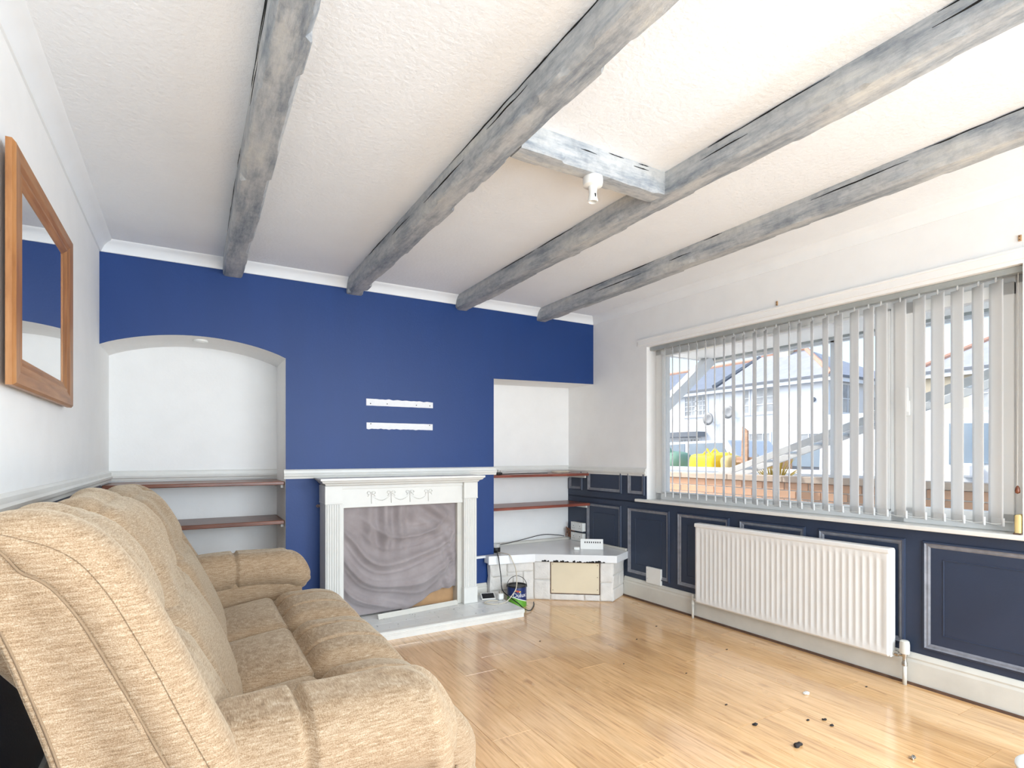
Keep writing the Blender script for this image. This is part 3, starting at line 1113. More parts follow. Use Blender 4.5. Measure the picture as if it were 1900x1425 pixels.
shelf('brown stained shelf in the arched recess under its dado rail', XL + 0.008, 0.546, 3.945, YAL, 0.972, 0.995, 'shelf_wood')
shelf('brown stained lower shelf in the arched recess behind the sofa', XL + 0.008, 0.546, 3.945, YAL, 0.709, 0.736, 'shelf_wood')
shelf('reddish stained upper shelf in the square recess, black plug on it', 2.121, 3.118, 3.952, YAR, 0.982, 1.003, 'shelf_wood_red')
shelf('reddish stained lower shelf in the square recess above the stone plinth', 2.121, 3.118, 3.935, YAR, 0.712, 0.736, 'shelf_wood_red')

# recess ceiling spot in the arch
sp = thing('recess_spotlight', 'small round white downlight in the arch soffit', 'downlight', (0.06, 4.05, 1.895))
MB().lathe([(0.0, 1.908), (0.042, 1.908), (0.042, 1.896), (0.036, 1.892), (0.030, 1.893), (0.0, 1.893)], (0.06, 4.05, 0), 28, cap=False).build('trim_ring', 'plastic_white', sp, smooth=True, angle=40)
MB().lathe([(0.0, 1.894), (0.026, 1.894), (0.026, 1.8915), (0.0, 1.8905)], (0.06, 4.05, 0), 24, cap=False).build('lens', 'plastic_white', sp, smooth=True)

# ================================================================== STONE CORNER PLINTH
st = thing('stone_plinth', 'white painted stone corner plinth with slab top and cream panel', 'plinth', (2.6, 3.7, 0))
A_, B_, C_, D_ = Vector((2.052, 3.852, 0)), Vector((2.405, 3.766, 0)), Vector((2.909, 3.378, 0)), Vector((3.128, 3.502, 0))
ZT = 0.312
core = MB().prism([(2.062, 3.864), (2.409, 3.777), (2.911, 3.390), (3.140, 3.515), (3.122, 4.268), (2.125, 4.268), (2.125, 3.92)], 0.0, ZT - 0.002, 'xy')
core.build('core', 'mortar', st)


def facestone(P, Q, s0, s1, z0, z1, depth=0.05, proud=0.0, seed=0):
    d = (Q - P)
    L = d.length
    d.normalize()
    n = Vector((d.y, -d.x, 0))

    def tf(w):
        # local: x along, y outward, z up
        return P + d * w.x + n * w.y + Vector((0, 0, w.z))

    def fn(p, u, nor):
        k = nz(p.x * 22 + seed * 3.1, p.z * 22, seed) * 0.006 + nz(p.x * 60, p.z * 60, seed + 5) * 0.002
        if u.y > 0:
            p = p + Vector((0, k, 0))
        return p + Vector((nz(p.z * 30, seed, 1) * 0.002, 0, nz(p.x * 30, seed, 2) * 0.002))
    soft('stone', (s0 + 0.002, -depth, z0 + 0.002), (s1 - 0.002, proud, z1 - 0.002), 0.007, 'stone_white', st, (8, 4, 8), fn, tf)


LA = (B_ - A_).length
for i, (s0, s1, z0, z1) in enumerate([(0, 0.14, 0.2, ZT), (0.14, LA, 0.23, ZT), (0, 0.19, 0.09, 0.2), (0.14, 0.27, 0.2, 0.23), (0.19, 0.275, 0.0, 0.2), (0.275, LA, 0.0, 0.23), (0, 0.19, 0, 0.09)]):
    if (s1 - s0) > 0.02 and z1 - z0 > 0.031:
        facestone(A_, B_, s0, s1, z0, z1, 0.04, 0.0, i)
    elif z1 - z0 <= 0.031:
        facestone(A_, B_, s0, s1, z0, z1, 0.04, -0.004, i)
LB = (C_ - B_).length
pa, pb = 0.135, LB - 0.105
for i, (s0, s1, z0, z1) in enumerate([(0, pa, 0.16, ZT), (0, pa, 0.0, 0.16), (pb, LB, 0.15, ZT), (pb, LB, 0.0, 0.15), (pa, pa + 0.27, 0.0, 0.05), (pa + 0.27, pb, 0.0, 0.05)]):
    facestone(B_, C_, s0, s1, z0, z1, 0.04, 0.0, 20 + i)
LC = (D_ - C_).length + 0.012
for i, (s0, s1, z0, z1) in enumerate([(0, LC, 0.21, ZT), (0, LC * 0.55, 0.1, 0.21), (LC * 0.55, LC, 0.1, 0.21), (0, LC, 0, 0.1)]):
    facestone(C_, D_, s0, s1, z0, z1, 0.04, 0.0, 40 + i)
facestone(Vector((2.052, 3.905, 0)), A_, 0, 0.055, 0, ZT, 0.03, 0.0, 60)
d = (C_ - B_).normalized()
n = Vector((d.y, -d.x, 0))


def ftf(a, b, z):
    p = B_ + d * a + n * b
    return (p.x, p.y, z)


pnl = MB().box((pa + 0.006, -0.03, 0.056), (pb - 0.006, -0.005, ZT - 0.010), 0, ftf).build('access_panel', 'cream_panel', st, bevel=0.002)
for (a, zz) in ((pa + 0.02, 0.08), (pa + 0.018, 0.29), (pb - 0.02, 0.09), (pb - 0.02, 0.19), (pb - 0.02, 0.285)):
    c_ = ftf(a, -0.004, zz)
    MB().lathe([(0.0001, -0.003), (0.003, -0.002), (0.003, 0.001), (0.0001, 0.002)], c_, 8, axis='y').build('nail', 'gap_brown', pnl)
gapm = MB().box((pa - 0.002, -0.032, 0.048), (pb + 0.002, -0.0095, ZT - 0.002), 0, ftf).build('panel_recess', 'gap_brown', st)
# slab, mitred in two pieces
slab = MB().prism([(2.026, 3.826), (2.398, 3.738), (2.915, 3.342), (3.1445, 3.462), (3.1225, 4.27), (2.124, 4.27), (2.124, 3.905), (2.026, 3.905)], ZT, 0.372, 'xy').build('slab_top', 'slab_white', st, bevel=0.004)
box('slab_strip', (1.880, 3.880, 0.352), (2.030, 3.9135, 0.370), 'slab_white', st, 0.002)
ed = MB()
ed.prism([(2.022, 3.822), (2.397, 3.733), (2.399, 3.742), (2.028, 3.832)], ZT - 0.006, 0.374, 'xy')
ed.build('edge_tile', 'slab_white', st, bevel=0.003)
rndc = random.Random(12)
for q in range(11):
    a = 0.055 + q * 0.048 + rndc.uniform(-0.01, 0.01)
    w = rndc.uniform(0.02, 0.05)
    h0, h1 = ZT + 0.001, ZT + rndc.uniform(0.006, 0.016)
    p = (C_ + Vector((0.006, -0.036, 0))) - (B_ + Vector((-0.007, -0.028, 0)))
    Ls = p.length
    p.normalize()
    o_ = B_ + Vector((-0.007, -0.028, 0))
    nn_ = Vector((p.y, -p.x, 0))
    pts = []
    for (aa, zz) in ((a, h0), (a + w, h0), (a + w * 0.95, h1), (a + w * 0.6, h1 + 0.003), (a + w * 0.35, h1 - 0.003), (a + w * 0.1, h1)):
        pts.append((aa, zz))
    m = MB()
    vs = [tuple(o_ + p * aa + nn_ * 0.0012 + Vector((0, 0, zz))) for aa, zz in pts] + [tuple(o_ + p * aa - nn_ * 0.004 + Vector((0, 0, zz))) for aa, zz in pts]
    k_ = len(pts)
    m.add(vs, [tuple(range(k_)), tuple(reversed(range(k_, 2 * k_)))] + [(i, (i + 1) % k_, k_ + (i + 1) % k_, k_ + i) for i in range(k_)])
    m.build('chipped_patch', 'dark_gap', st)
MB().box((2.124, 4.225, 0.372), (3.118, 4.27, 0.392)).rwbox(3.47, 4.0, 0.008, 0.03, 0.372, 0.392).build('rear_bead', 'trim_cream', st, bevel=0.003)

# small things on and around the plinth
ZS = 0.3725
vp = thing('vent_plate', 'white slotted ventilation plate standing on the plinth slab', 'vent plate', (2.93, 3.66, ZS))
vd = Vector((0.80, -0.60, 0)).normalized()
vn = Vector((vd.y, -vd.x, 0))
vo = Vector((2.86, 3.74, ZS))


def vtf(a, b, z):
    p = vo + vd * a + vn * (b - (z - ZS) * 0.3)
    return (p.x, p.y, z)


pl_ = MB()
zc0, zc1 = ZS + 0.048, ZS + 0.062
pl_.box((0, -0.002, ZS), (0.19, 0.002, zc0), 0, vtf).box((0, -0.002, zc1), (0.19, 0.002, ZS + 0.082), 0, vtf)
xs_ = [0.034 + q * 0.018 for q in range(8)]
prev = 0.0
for a in xs_:
    pl_.box((prev, -0.002, zc0), (a, 0.002, zc1), 0, vtf)
    prev = a + 0.009
pl_.box((prev, -0.002, zc0), (0.19, 0.002, zc1), 0, vtf)
pl_.build('plate', 'plastic_white', vp)
MB().box((0.03, -0.012, zc0 - 0.003), (0.175, -0.009, zc1 + 0.003), 0, vtf).build('slot_back', 'black_plastic', vp)
MB().box((0.02, -0.03, ZS), (0.17, -0.002, ZS + 0.012), 0, vtf).build('foot_flange', 'plastic_white', vp, bevel=0.002)
wbx = thing('plastic_box', 'small white plastic junction box beside the slotted vent plate', 'box', (2.80, 3.70, ZS))
MB().box((-0.055, 0.02, ZS), (-0.008, 0.055, ZS + 0.022), 0, vtf).build('body', 'plastic_white', wbx, bevel=0.004)
MB().box((-0.050, 0.018, ZS + 0.012), (-0.013, 0.021, ZS + 0.014), 0, vtf).build('lid_seam', 'rail_grey', wbx)

# black round cable hub at the breast edge
hub = thing('speaker_puck', 'round black device with clear top on the plinth beside the chimney breast', 'device', (2.165, 3.962, ZS))
MB().lathe([(0.0, ZS), (0.034, ZS), (0.037, ZS + 0.008), (0.037, ZS + 0.038), (0.033, ZS + 0.042), (0.0, ZS + 0.042)], (2.165, 3.965, 0), 28, cap=False).build('body', 'black_plastic', hub, smooth=True, angle=40)
MB().lathe([(0.033, ZS + 0.042), (0.035, ZS + 0.064), (0.036, ZS + 0.072), (0.033, ZS + 0.072), (0.031, ZS + 0.045)], (2.165, 3.965, 0), 28, cap=False).build('clear_cup', 'clear_plastic', hub, smooth=True)

# sockets on the window wall inside the recess


def socket(label, z0, z1):
    t = thing('double_socket', label, 'socket', RW(4.095, 0.0, z0))
    MB().rwbox(4.012, 4.180, 0.006, 0.036, z0, z1).build('back_box', 'plastic_white', t, bevel=0.003)
    MB().rwbox(4.010, 4.182, 0.036, 0.046, z0 - 0.002, z1 + 0.002).build('face_plate', 'plastic_white', t, bevel=0.003)
    for yc in (4.05, 4.142):
        h = z1 - z0
        MB().rwbox(yc - 0.002, yc + 0.002, 0.044, 0.0468, z0 + h * 0.52, z0 + h * 0.64).rwbox(yc - 0.013, yc - 0.006, 0.044, 0.0468, z0 + h * 0.28, z0 + h * 0.33).rwbox(yc + 0.006, yc + 0.013, 0.044, 0.0468, z0 + h * 0.28, z0 + h * 0.33).build('pin_holes', 'dark_gap', t)
        MB().rwbox(yc - 0.006, yc + 0.006, 0.046, 0.050, z0 + h * 0.72, z0 + h * 0.90).build('switch', 'plastic_white', t, bevel=0.0015)
    return t


socket('white double wall socket, upper of two in the recess', 0.468, 0.545)
socket('white double wall socket just above the plinth slab', 0.376, 0.448)
wr_ = thing('wire_bundle', 'bundle of loose brown wires beside the two wall sockets', 'wires', RW(4.23, 0.03, 0.38))
rw_ = random.Random(4)
for q in range(6):
    pts = [RW(4.16 + rw_.uniform(-0.02, 0.02), 0.03, 0.455 + rw_.uniform(-0.005, 0.005))]
    for w in range(4):
        pts.append(RW(4.215 + rw_.uniform(-0.03, 0.03), rw_.uniform(0.02, 0.07), rw_.uniform(0.40, 0.50)))
    pts.append(RW(4.19, 0.04, 0.395))
    cable('wire', pts, 0.0022, 'copper_wire' if q % 2 else 'gap_brown', wr_, 24)

# cables
tag(cable('black_cable', [(2.19, 3.955, ZS + 0.03), (2.26, 4.10, ZS + 0.03), (2.42, 4.20, ZS + 0.022), (2.60, 4.235, ZS + 0.036), (2.80, 4.235, ZS + 0.062), (2.95, 4.22, ZS + 0.052), (3.02, 4.20, 0.412)], 0.0036, 'black_plastic', n=60), 'black cable lying along the back of the plinth slab', 'cable')
tag(cable('black_lead', [(2.150, 3.931, ZS + 0.014), (2.138, 3.895, ZS + 0.010), (2.115, 3.85, ZS + 0.009), (2.095, 3.806, ZS + 0.009), (2.092, 3.787, ZS - 0.008), (2.093, 3.780, 0.33), (2.105, 3.772, 0.22), (2.10, 3.74, 0.12), (2.11, 3.64, 0.085), (2.13, 3.55, 0.055), (2.155, 3.50, 0.022), (2.20, 3.49, 0.008), (2.30, 3.60, 0.006), (2.35, 3.68, 0.006)], 0.004, 'black_plastic', n=80), 'thin black lead hanging down the plinth to the floor', 'cable')
tag(cable('beige_lead', [(2.160, 3.924, ZS + 0.006), (2.167, 3.86, ZS + 0.010), (2.179, 3.80, ZS + 0.010), (2.187, 3.768, ZS + 0.001), (2.196, 3.752, 0.34), (2.203, 3.715, 0.285), (2.178, 3.652, 0.22), (2.146, 3.608, 0.155), (2.110, 3.605, 0.108), (2.070, 3.608, 0.070), (2.00, 3.58, 0.0648), (1.93, 3.60, 0.0648), (1.90, 3.66, 0.0648), (1.95, 3.69, 0.0648), (2.02, 3.665, 0.0648)], 0.004, 'cable_beige', n=90), 'beige lead looping down from the plinth in front of the paint tin', 'cable')
pk = thing('mains_plug', 'black mains plug lying pins up on the upper recess shelf', 'plug', (2.20, 4.0, 1.003))
soft('plug_body', (2.185, 3.975, 1.0035), (2.235, 4.022, 1.026), 0.008, 'black_plastic', pk, (8, 8, 6))
MB().box((2.196, 3.99, 1.026), (2.200, 3.997, 1.041)).box((2.220, 3.99, 1.026), (2.224, 3.997, 1.041)).box((2.208, 4.008, 1.026), (2.212, 4.014, 1.046)).build('pins', 'chrome', pk)
tag(cable('shelf_cable', [(2.235, 4.0, 1.0075), (2.35, 4.08, 1.006), (2.55, 4.15, 1.0065), (2.70, 4.17, 1.006), (2.80, 4.15, 1.0065)], 0.003, 'black_plastic', n=60), 'thin dark cable lying along the upper recess shelf', 'cable')
pts = []
rc = random.Random(9)
for q in range(22):
    an = q * 1.15
    pts.append((2.93 + 0.085 * math.cos(an) + rc.uniform(-0.02, 0.02), 4.12 + 0.05 * math.sin(an) + rc.uniform(-0.01, 0.01), 1.007 + 0.012 * abs(math.sin(q * 0.7))))
tag(cable('white_cable_coil', pts, 0.003, 'cable_beige', n=140), 'loose tangle of white cable on the upper recess shelf', 'cable')

# paint tin
TX, TY, TR, TH = 2.203, 3.692, 0.075, 0.160
tin = thing('paint_tin', 'paint tin with blue and green label and wire handle', 'paint tin', (TX, TY, 0))
mt, ntt, bt_ = nodemat('tin_label')
tc = ntt.nodes.new('ShaderNodeTexCoord')
sx = ntt.nodes.new('ShaderNodeSeparateXYZ')
ntt.links.new(tc.outputs['Object'], sx.inputs[0])
wv = ntt.nodes.new('ShaderNodeMath')
wv.operation = 'MULTIPLY'
wv.inputs[1].default_value = 0.35
ntt.links.new(sx.outputs['X'], wv.inputs[0])
sm_ = ntt.nodes.new('ShaderNodeMath')
sm_.operation = 'ADD'
ntt.links.new(sx.outputs['Z'], sm_.inputs[0])
ntt.links.new(wv.outputs[0], sm_.inputs[1])
mr = ntt.nodes.new('ShaderNodeMapRange')
mr.inputs['From Min'].default_value = -0.08
mr.inputs['From Max'].default_value = 0.08
ntt.links.new(sm_.outputs[0], mr.inputs[0])
rl = ramp(ntt, mr.outputs[0], [(0.0, lin((104, 168, 60))), (0.34, lin((128, 190, 70))), (0.36, lin((232, 236, 232))), (0.40, lin((20, 44, 104))), (1.0, lin((18, 38, 92)))])
rl.color_ramp.interpolation = 'CONSTANT'
ntt.links.new(rl.outputs[0], bt_.inputs['Base Color'])
bt_.inputs['Roughness'].default_value = 0.35
simple('label_white', (245, 246, 248), 0.4, 0.01)
simple('label_red', (206, 52, 40), 0.4, 0.02)
simple('label_orange', (240, 140, 40), 0.4, 0.02)
simple('label_yellow', (250, 214, 60), 0.4, 0.02)
MB().lathe([(TR, 0.006), (TR, TH - 0.012)], (TX, TY, 0), 48, cap=False).lathe([(0.0, 0.0), (TR + 0.001, 0.0), (TR + 0.001, 0.006), (TR, 0.006)], (TX, TY, 0), 48, cap=False).build('label_wrap', 'tin_label', tin, smooth=True, angle=40)
MB().lathe([(TR, TH - 0.012), (TR + 0.002, TH - 0.010), (TR + 0.002, TH), (TR - 0.006, TH), (TR - 0.010, TH - 0.008), (0.0, TH - 0.008)], (TX, TY, 0), 48, cap=False).build('lid', 'black_plastic', tin, smooth=True, angle=40)
ca = math.atan2(-TY, -TX) + 0.08        # label side faces the room
hp_ = []
side = ca + math.pi / 2
for w in range(21):
    an = math.pi * w / 20
    lat = (TR + 0.004) * math.cos(an)
    hp_.append((TX + lat * math.cos(side) + 0.012 * math.sin(an) * math.cos(ca + math.pi), TY + lat * math.sin(side) + 0.012 * math.sin(an) * math.sin(ca + math.pi), TH - 0.02 + 0.085 * math.sin(an)))
MB().tube(hp_, 0.0024, 6).build('wire_handle', 'black_plastic', tin, smooth=True)


def wrap_on_tin(u, z, lift):
    an = ca + u / TR
    return (TX + (TR + lift) * math.cos(an), TY + (TR + lift) * math.sin(an), z)


fc = bpy.data.curves.new('tin_text', 'FONT')
fc.body = 'Dulux'
fc.size = 0.045
fc.align_x = 'CENTER'
fc.extrude = 0.0
fo = bpy.data.objects.new('tin_text_curve', fc)
col.objects.link(fo)
dg = bpy.context.evaluated_depsgraph_get()
tm = bpy.data.meshes.new_from_object(fo.evaluated_get(dg))
bpy.data.objects.remove(fo, do_unlink=True)
m = MB()
m.add([wrap_on_tin(v.co.x + 0.018, 0.078 + v.co.y, 0.0009) for v in tm.vertices], [tuple(p.vertices) for p in tm.polygons])
m.build('brand_lettering', 'label_white', tin)
for (nm, mt_, u0, z0_, w_, h_) in (('red_flash', 'label_red', -0.004, 0.118, 0.020, 0.016), ('orange_flash', 'label_orange', -0.016, 0.121, 0.018, 0.013), ('yellow_flash', 'label_yellow', 0.012, 0.114, 0.016, 0.012)):
    N = 8
    vs = []
    for i in range(N + 1):
        t_ = i / N
        u = u0 + w_ * t_
        vs.append(wrap_on_tin(u, z0_ + 0.006 * math.sin(t_ * 3) - h_ * 0.5 * (1 - t_), 0.0008))
        vs.append(wrap_on_tin(u, z0_ + 0.006 * math.sin(t_ * 3) + h_ * 0.5 * (1 - t_ * 0.6), 0.0008))
    m = MB()
    m.add(vs, [(2 * i, 2 * i + 2, 2 * i + 3, 2 * i + 1) for i in range(N)])
    m.build(nm, mt_, tin)

# little tray-like gadget and plugs on the hearth's end
gz = 0.060
gd_ = thing('solar_gadget', 'small white framed gadget with dark face leaning on the hearth end', 'gadget', (1.985, 3.74, gz))
gx, gy = 1.985, 3.76


def gtf(a, b, c):
    ca_, sa_ = math.cos(-0.25), math.sin(-0.25)
    yy, zz = b * 0.88 - c * 0.47, b * 0.47 + c * 0.88
    return (gx + a * ca_ - yy * sa_, gy + a * sa_ + yy * ca_, gz + 0.0148 + zz)


MB().box((-0.055, -0.03, 0), (0.055, 0.04, 0.008), 0, gtf).build('frame', 'plastic_white', gd_, bevel=0.003)
MB().box((-0.047, -0.022, 0.007), (0.047, 0.032, 0.0095), 0, gtf).build('dark_face', 'black_plastic', gd_)
pg = thing('white_plug', 'white mains plug standing on the hearth beside the paint tin', 'plug', (2.055, 3.70, gz))
soft('plug_body', (2.035, 3.675, gz + 0.0005), (2.08, 3.725, gz + 0.05), 0.012, 'plastic_white', pg, (8, 8, 8))
MB().box((2.045, 3.69, gz + 0.05), (2.049, 3.697, gz + 0.066)).box((2.066, 3.69, gz + 0.05), (2.070, 3.697, gz + 0.066)).box((2.056, 3.706, gz + 0.05), (2.060, 3.712, gz + 0.07)).build('pins', 'chrome', pg)

# ================================================================== MIRROR
mi_ = thing('wall_mirror', 'rectangular mirror in a wide pine frame on the white wall', 'mirror', (XL, 2.405, 1.36))
MY0, MY1, MZ0, MZ1 = 1.972, 2.842, 1.366, 2.036
GY0, GY1, GZ0, GZ1 = 2.112, 2.705, 1.455, 1.948
mprof = [(0.0, 0.016), (0.0, 0.030), (0.08, 0.037), (0.45, 0.035), (0.62, 0.030), (0.72, 0.031), (0.85, 0.026), (1.0, 0.023), (1.0, 0.016)]


def frame_piece(name, a, b, c, d_, mat_):
    """a,b outer corners; c,d inner corners (y,z)"""
    vs = []
    for (o_, i_) in ((a, d_), (b, c)):
        for t_, x_ in mprof:
            vs.append((XL + x_ + 0.001, o_[0] + (i_[0] - o_[0]) * t_, o_[1] + (i_[1] - o_[1]) * t_))
    k_ = len(mprof)
    m = MB()
    m.add(vs, [(i, (i + 1) % k_, k_ + (i + 1) % k_, k_ + i) for i in range(k_)] + [tuple(range(k_)), tuple(reversed(range(k_, 2 * k_)))])
    m.build(name, mat_, mi_)


frame_piece('frame_rail', (MY0, MZ1), (MY1, MZ1), (GY1, GZ1), (GY0, GZ1), 'pine')
frame_piece('frame_rail', (MY0, MZ0), (MY1, MZ0), (GY1, GZ0), (GY0, GZ0), 'pine')
frame_piece('frame_stile', (MY0, MZ0), (MY0, MZ1), (GY0, GZ1), (GY0, GZ0), 'pine_vertical')
frame_piece('frame_stile', (MY1, MZ0), (MY1, MZ1), (GY1, GZ1), (GY1, GZ0), 'pine_vertical')
box('hanging_block', (XL + 0.0005, 2.30, 1.93), (XL + 0.018, 2.50, 1.99), 'pine', mi_)
box('mirror_glass', (XL + 0.016, GY0 - 0.01, GZ0 - 0.01), (XL + 0.022, GY1 + 0.01, GZ1 + 0.01), 'mirror', mi_)

# ================================================================== RADIATOR
ra = thing('radiator', 'white ribbed panel radiator under the window', 'radiator', RW(2.09, 0.06, 0.12))
RY0, RY1, RZ0, RZ1 = 1.472, 2.712, 0.128, 0.690
m = MB()
NR = 34
prof_ = [(RY0, 0.078), (RY0 + 0.012, 0.088)]
pitch = (RY1 - RY0 - 0.05) / NR
for q in range(NR):
    c0 = RY0 + 0.025 + q * pitch
    prof_ += [(c0 + pitch * 0.10, 0.088), (c0 + pitch * 0.28, 0.084), (c0 + pitch * 0.72, 0.084), (c0 + pitch * 0.90, 0.088)]
prof_ += [(RY1 - 0.012, 0.088), (RY1, 0.078)]
rows = [(RZ0, 0.0, -0.008), (RZ0 + 0.010, 0.0, 0.0), (RZ0 + 0.035, 0.0, 0.0), (RZ0 + 0.055, 1.0, 0.0), (RZ1 - 0.075, 1.0, 0.0), (RZ1 - 0.055, 0.0, 0.0), (RZ1 - 0.020, 0.0, 0.0)]
vs, fs = [], []
P_ = len(prof_)
for (z, k_, dn) in rows:
    for (yy, nn_) in prof_:
        vs.append(RW(yy, 0.088 + (nn_ - 0.088) * (k_ if RY0 + 0.02 < yy < RY1 - 0.02 else 1) + dn, z))
for r_ in range(len(rows) - 1):
    for i in range(P_ - 1):
        a = r_ * P_ + i
        fs.append((a, a + 1, a + P_ + 1, a + P_))
m.add(vs, fs)
m.rwbox(RY0, RY1, 0.045, 0.0775, RZ0, RZ1 - 0.02)
m.build('front_panel', 'enamel', ra, smooth=True, angle=30)
MB().rwbox(RY0 - 0.004, RY1 + 0.004, 0.034, 0.094, RZ1 - 0.030, RZ1).build('top_cap', 'enamel', ra, bevel=0.008)
for (a, b) in ((RY0 - 0.003, RY0 + 0.003), (RY1 - 0.003, RY1 + 0.003)):
    MB().rwbox(a, b, 0.034, 0.08, RZ0, RZ1 - 0.01).build('side_panel', 'enamel', ra, bevel=0.002)
for yy in (1.923, 2.451):
    MB().rwbox(yy - 0.02, yy + 0.02, 0.0055, 0.046, 0.2, 0.6).build('wall_bracket', 'enamel', ra)
# right valve with thermostatic head
vy = RY0 - 0.055
v_ = MB()
p = RW(vy, 0.055, 0)
v_.lathe([(0.0, 0.163), (0.013, 0.163), (0.013, 0.150), (0.010, 0.145), (0.010, 0.118), (0.013, 0.112), (0.013, 0.098), (0.0, 0.098)], (p[0], p[1], 0), 16, cap=False)
q0, q1 = RW(vy, 0.055, 0.148), RW(RY0 + 0.01, 0.055, 0.148)
v_.tube([q0, RW(vy + 0.025, 0.055, 0.148), RW(vy + 0.026, 0.055, 0.148), RW(vy + 0.042, 0.055, 0.148), RW(vy + 0.043, 0.055, 0.148), q1], [0.009, 0.009, 0.014, 0.014, 0.009, 0.009], 12)
v_.build('valve_body', 'chrome', ra, smooth=True, angle=40)
MB().lathe([(0.0, 0.160), (0.021, 0.160), (0.0225, 0.168), (0.0225, 0.205), (0.020, 0.222), (0.015, 0.226), (0.0, 0.226)], (p[0], p[1], 0), 24, cap=False).build('thermostat_head', 'trim_cream', ra, smooth=True, angle=40)
MB().tube([(p[0], p[1], 0.104), (p[0], p[1], -0.004)], 0.0095, 12).build('pipe', 'trim_cream', ra, smooth=True)
vy = RY1 + 0.045
p = RW(vy, 0.055, 0)
v_ = MB()
v_.lathe([(0.0, 0.175), (0.011, 0.172), (0.012, 0.150), (0.010, 0.146), (0.010, 0.118), (0.012, 0.112), (0.012, 0.1), (0.0, 0.1)], (p[0], p[1], 0), 16, cap=False)
v_.tube([RW(vy, 0.055, 0.14), RW(RY1 - 0.01, 0.055, 0.14)], 0.009, 12)
v_.build('lockshield_valve', 'trim_cream', ra, smooth=True, angle=40)
MB().tube([(p[0], p[1], 0.104), (p[0], p[1], -0.004)], 0.0085, 12).build('pipe', 'trim_cream', ra, smooth=True)

# blanking plate on the skirting
bp_ = thing('blanking_plate', 'square white blanking plate above the skirting by the plinth', 'wall plate', RW(3.16, 0.006, 0.16))
MB().rwbox(3.092, 3.242, 0.0065, 0.027, 0.158, 0.285).build('plate', 'plastic_white', bp_, bevel=0.002)
for zz in (0.19, 0.255):
    MB().rwbox(3.226, 3.231, 0.0265, 0.0278, zz, zz + 0.005).build('screw', 'chrome', bp_)

# ================================================================== VERTICAL BLIND
bl = thing('vertical_blind', 'white vertical slat blind hanging in the window reveal', 'blind', RW(2.1, -0.05, 0.85))
MB().rwbox(WY0 + 0.006, WY1 - 0.012, -0.068, -0.030, 2.003, 2.0335).build('headrail', 'rail_grey', bl, bevel=0.003)
slat_px = [3.083, 3.006, 2.936, 2.853, 2.776, 2.700, 2.623, 2.541, 2.458, 2.387, 2.299, 2.226, 2.140, 2.074, 2.000, 1.926, 1.838, 1.758, 1.671, 1.594, 1.528, 1.440, 1.353, 1.273, 1.195, 1.118, 1.047]
angs = [46, 46, 46, 45, 45, 44, 43, 46, 53, 45, 51, 47, 58, 37, 46, 41, 50, 57, 57, 60, 64, 62, 59, 59, 55, 49, 52]
SW = 0.089
rb_ = random.Random(3)
ZB, ZTOP = 0.845, 1.985
for i, (yy, an) in enumerate(zip(slat_px, angs)):
    a = math.radians(an)
    dx, dy = math.cos(a), math.sin(a)         # towards outdoors and the chimney wall
    # yy is the room-side edge of the slat
    cx_, cy_, _ = RW(yy, -0.012, 0)
    tw_ = rb_.uniform(-0.05, 0.05)
    vs, fs = [], []
    NZ, NW = 14, 6
    for k in range(NZ + 1):
        z = ZB + (ZTOP - ZB) * k / NZ
        aa = a + tw_ * (1 - k / NZ)
        for w in range(NW + 1):
            t_ = w / NW
            bow = 0.006 * math.sin(math.pi * t_)
            px_ = cx_ + math.cos(aa) * SW * t_ + math.sin(aa) * bow
            py_ = cy_ + math.sin(aa) * SW * t_ - math.cos(aa) * bow
            vs.append((px_, py_, z))
    for k in range(NZ):
        for w in range(NW):
            q = k * (NW + 1) + w
            fs.append((q, q + 1, q + NW + 2, q + NW + 1))
    m = MB()
    m.add(vs, fs)
    so_ = m.build('slat', 'slat_fabric', bl, smooth=True)
    md = so_.modifiers.new('t', 'SOLIDIFY')
    md.thickness = 0.0009
    ax, ay = cx_ + math.cos(a + tw_) * SW / 2, cy_ + math.sin(a + tw_) * SW / 2
    wm = MB()
    hw = SW / 2 - 0.002
    ux, uy = math.cos(a + tw_), math.sin(a + tw_)
    vs = []
    for (s_, n_) in ((-1, -0.0055), (1, -0.0055), (1, 0.001), (-1, 0.001)):
        for z in (ZB - 0.002, ZB + 0.036):
            vs.append((ax + ux * hw * s_ - uy * (n_ - 0.003), ay + uy * hw * s_ + ux * (n_ - 0.003), z))
    wm.add(vs, [(0, 2, 3, 1), (2, 4, 5, 3), (4, 6, 7, 5), (6, 0, 1, 7), (0, 6, 4, 2), (1, 3, 5, 7)])
    wm.build('hem_weight', 'slat_fabric', so_)
    MB().tube([(ax, ay, ZTOP - 0.004), (ax, ay, 2.006)], 0.004, 6).build('hook', 'clear_plastic', so_)
# bottom link chains
ch = MB()
for i in range(len(slat_px) - 1):
    p0 = Vector(RW(slat_px[i], -0.022, ZB + 0.014))
    p1 = Vector(RW(slat_px[i + 1], -0.022, ZB + 0.014))
    pts = [p0.lerp(p1, t_ / 5) + Vector((0, 0, -0.008 * math.sin(math.pi * t_ / 5))) for t_ in range(6)]
    ch.tube(pts, 0.0011, 4)
ch.build('link_chain', 'plastic_white', bl)
cd_ = MB().tube([RW(1.0, -0.03, 2.0), RW(0.998, -0.02, 1.5), RW(0.997, -0.012, 1.03)], 0.0012, 5).build('pull_cord', 'plastic_white', bl)
pp = RW(0.996, -0.01, 0)
MB().lathe([(0.0, 1.035), (0.004, 1.033), (0.008, 1.024), (0.010, 1.012), (0.009, 1.002), (0.0, 0.998)], (pp[0], pp[1], 0), 14, cap=False).build('cord_pull', 'shelf_wood', cd_, smooth=True)

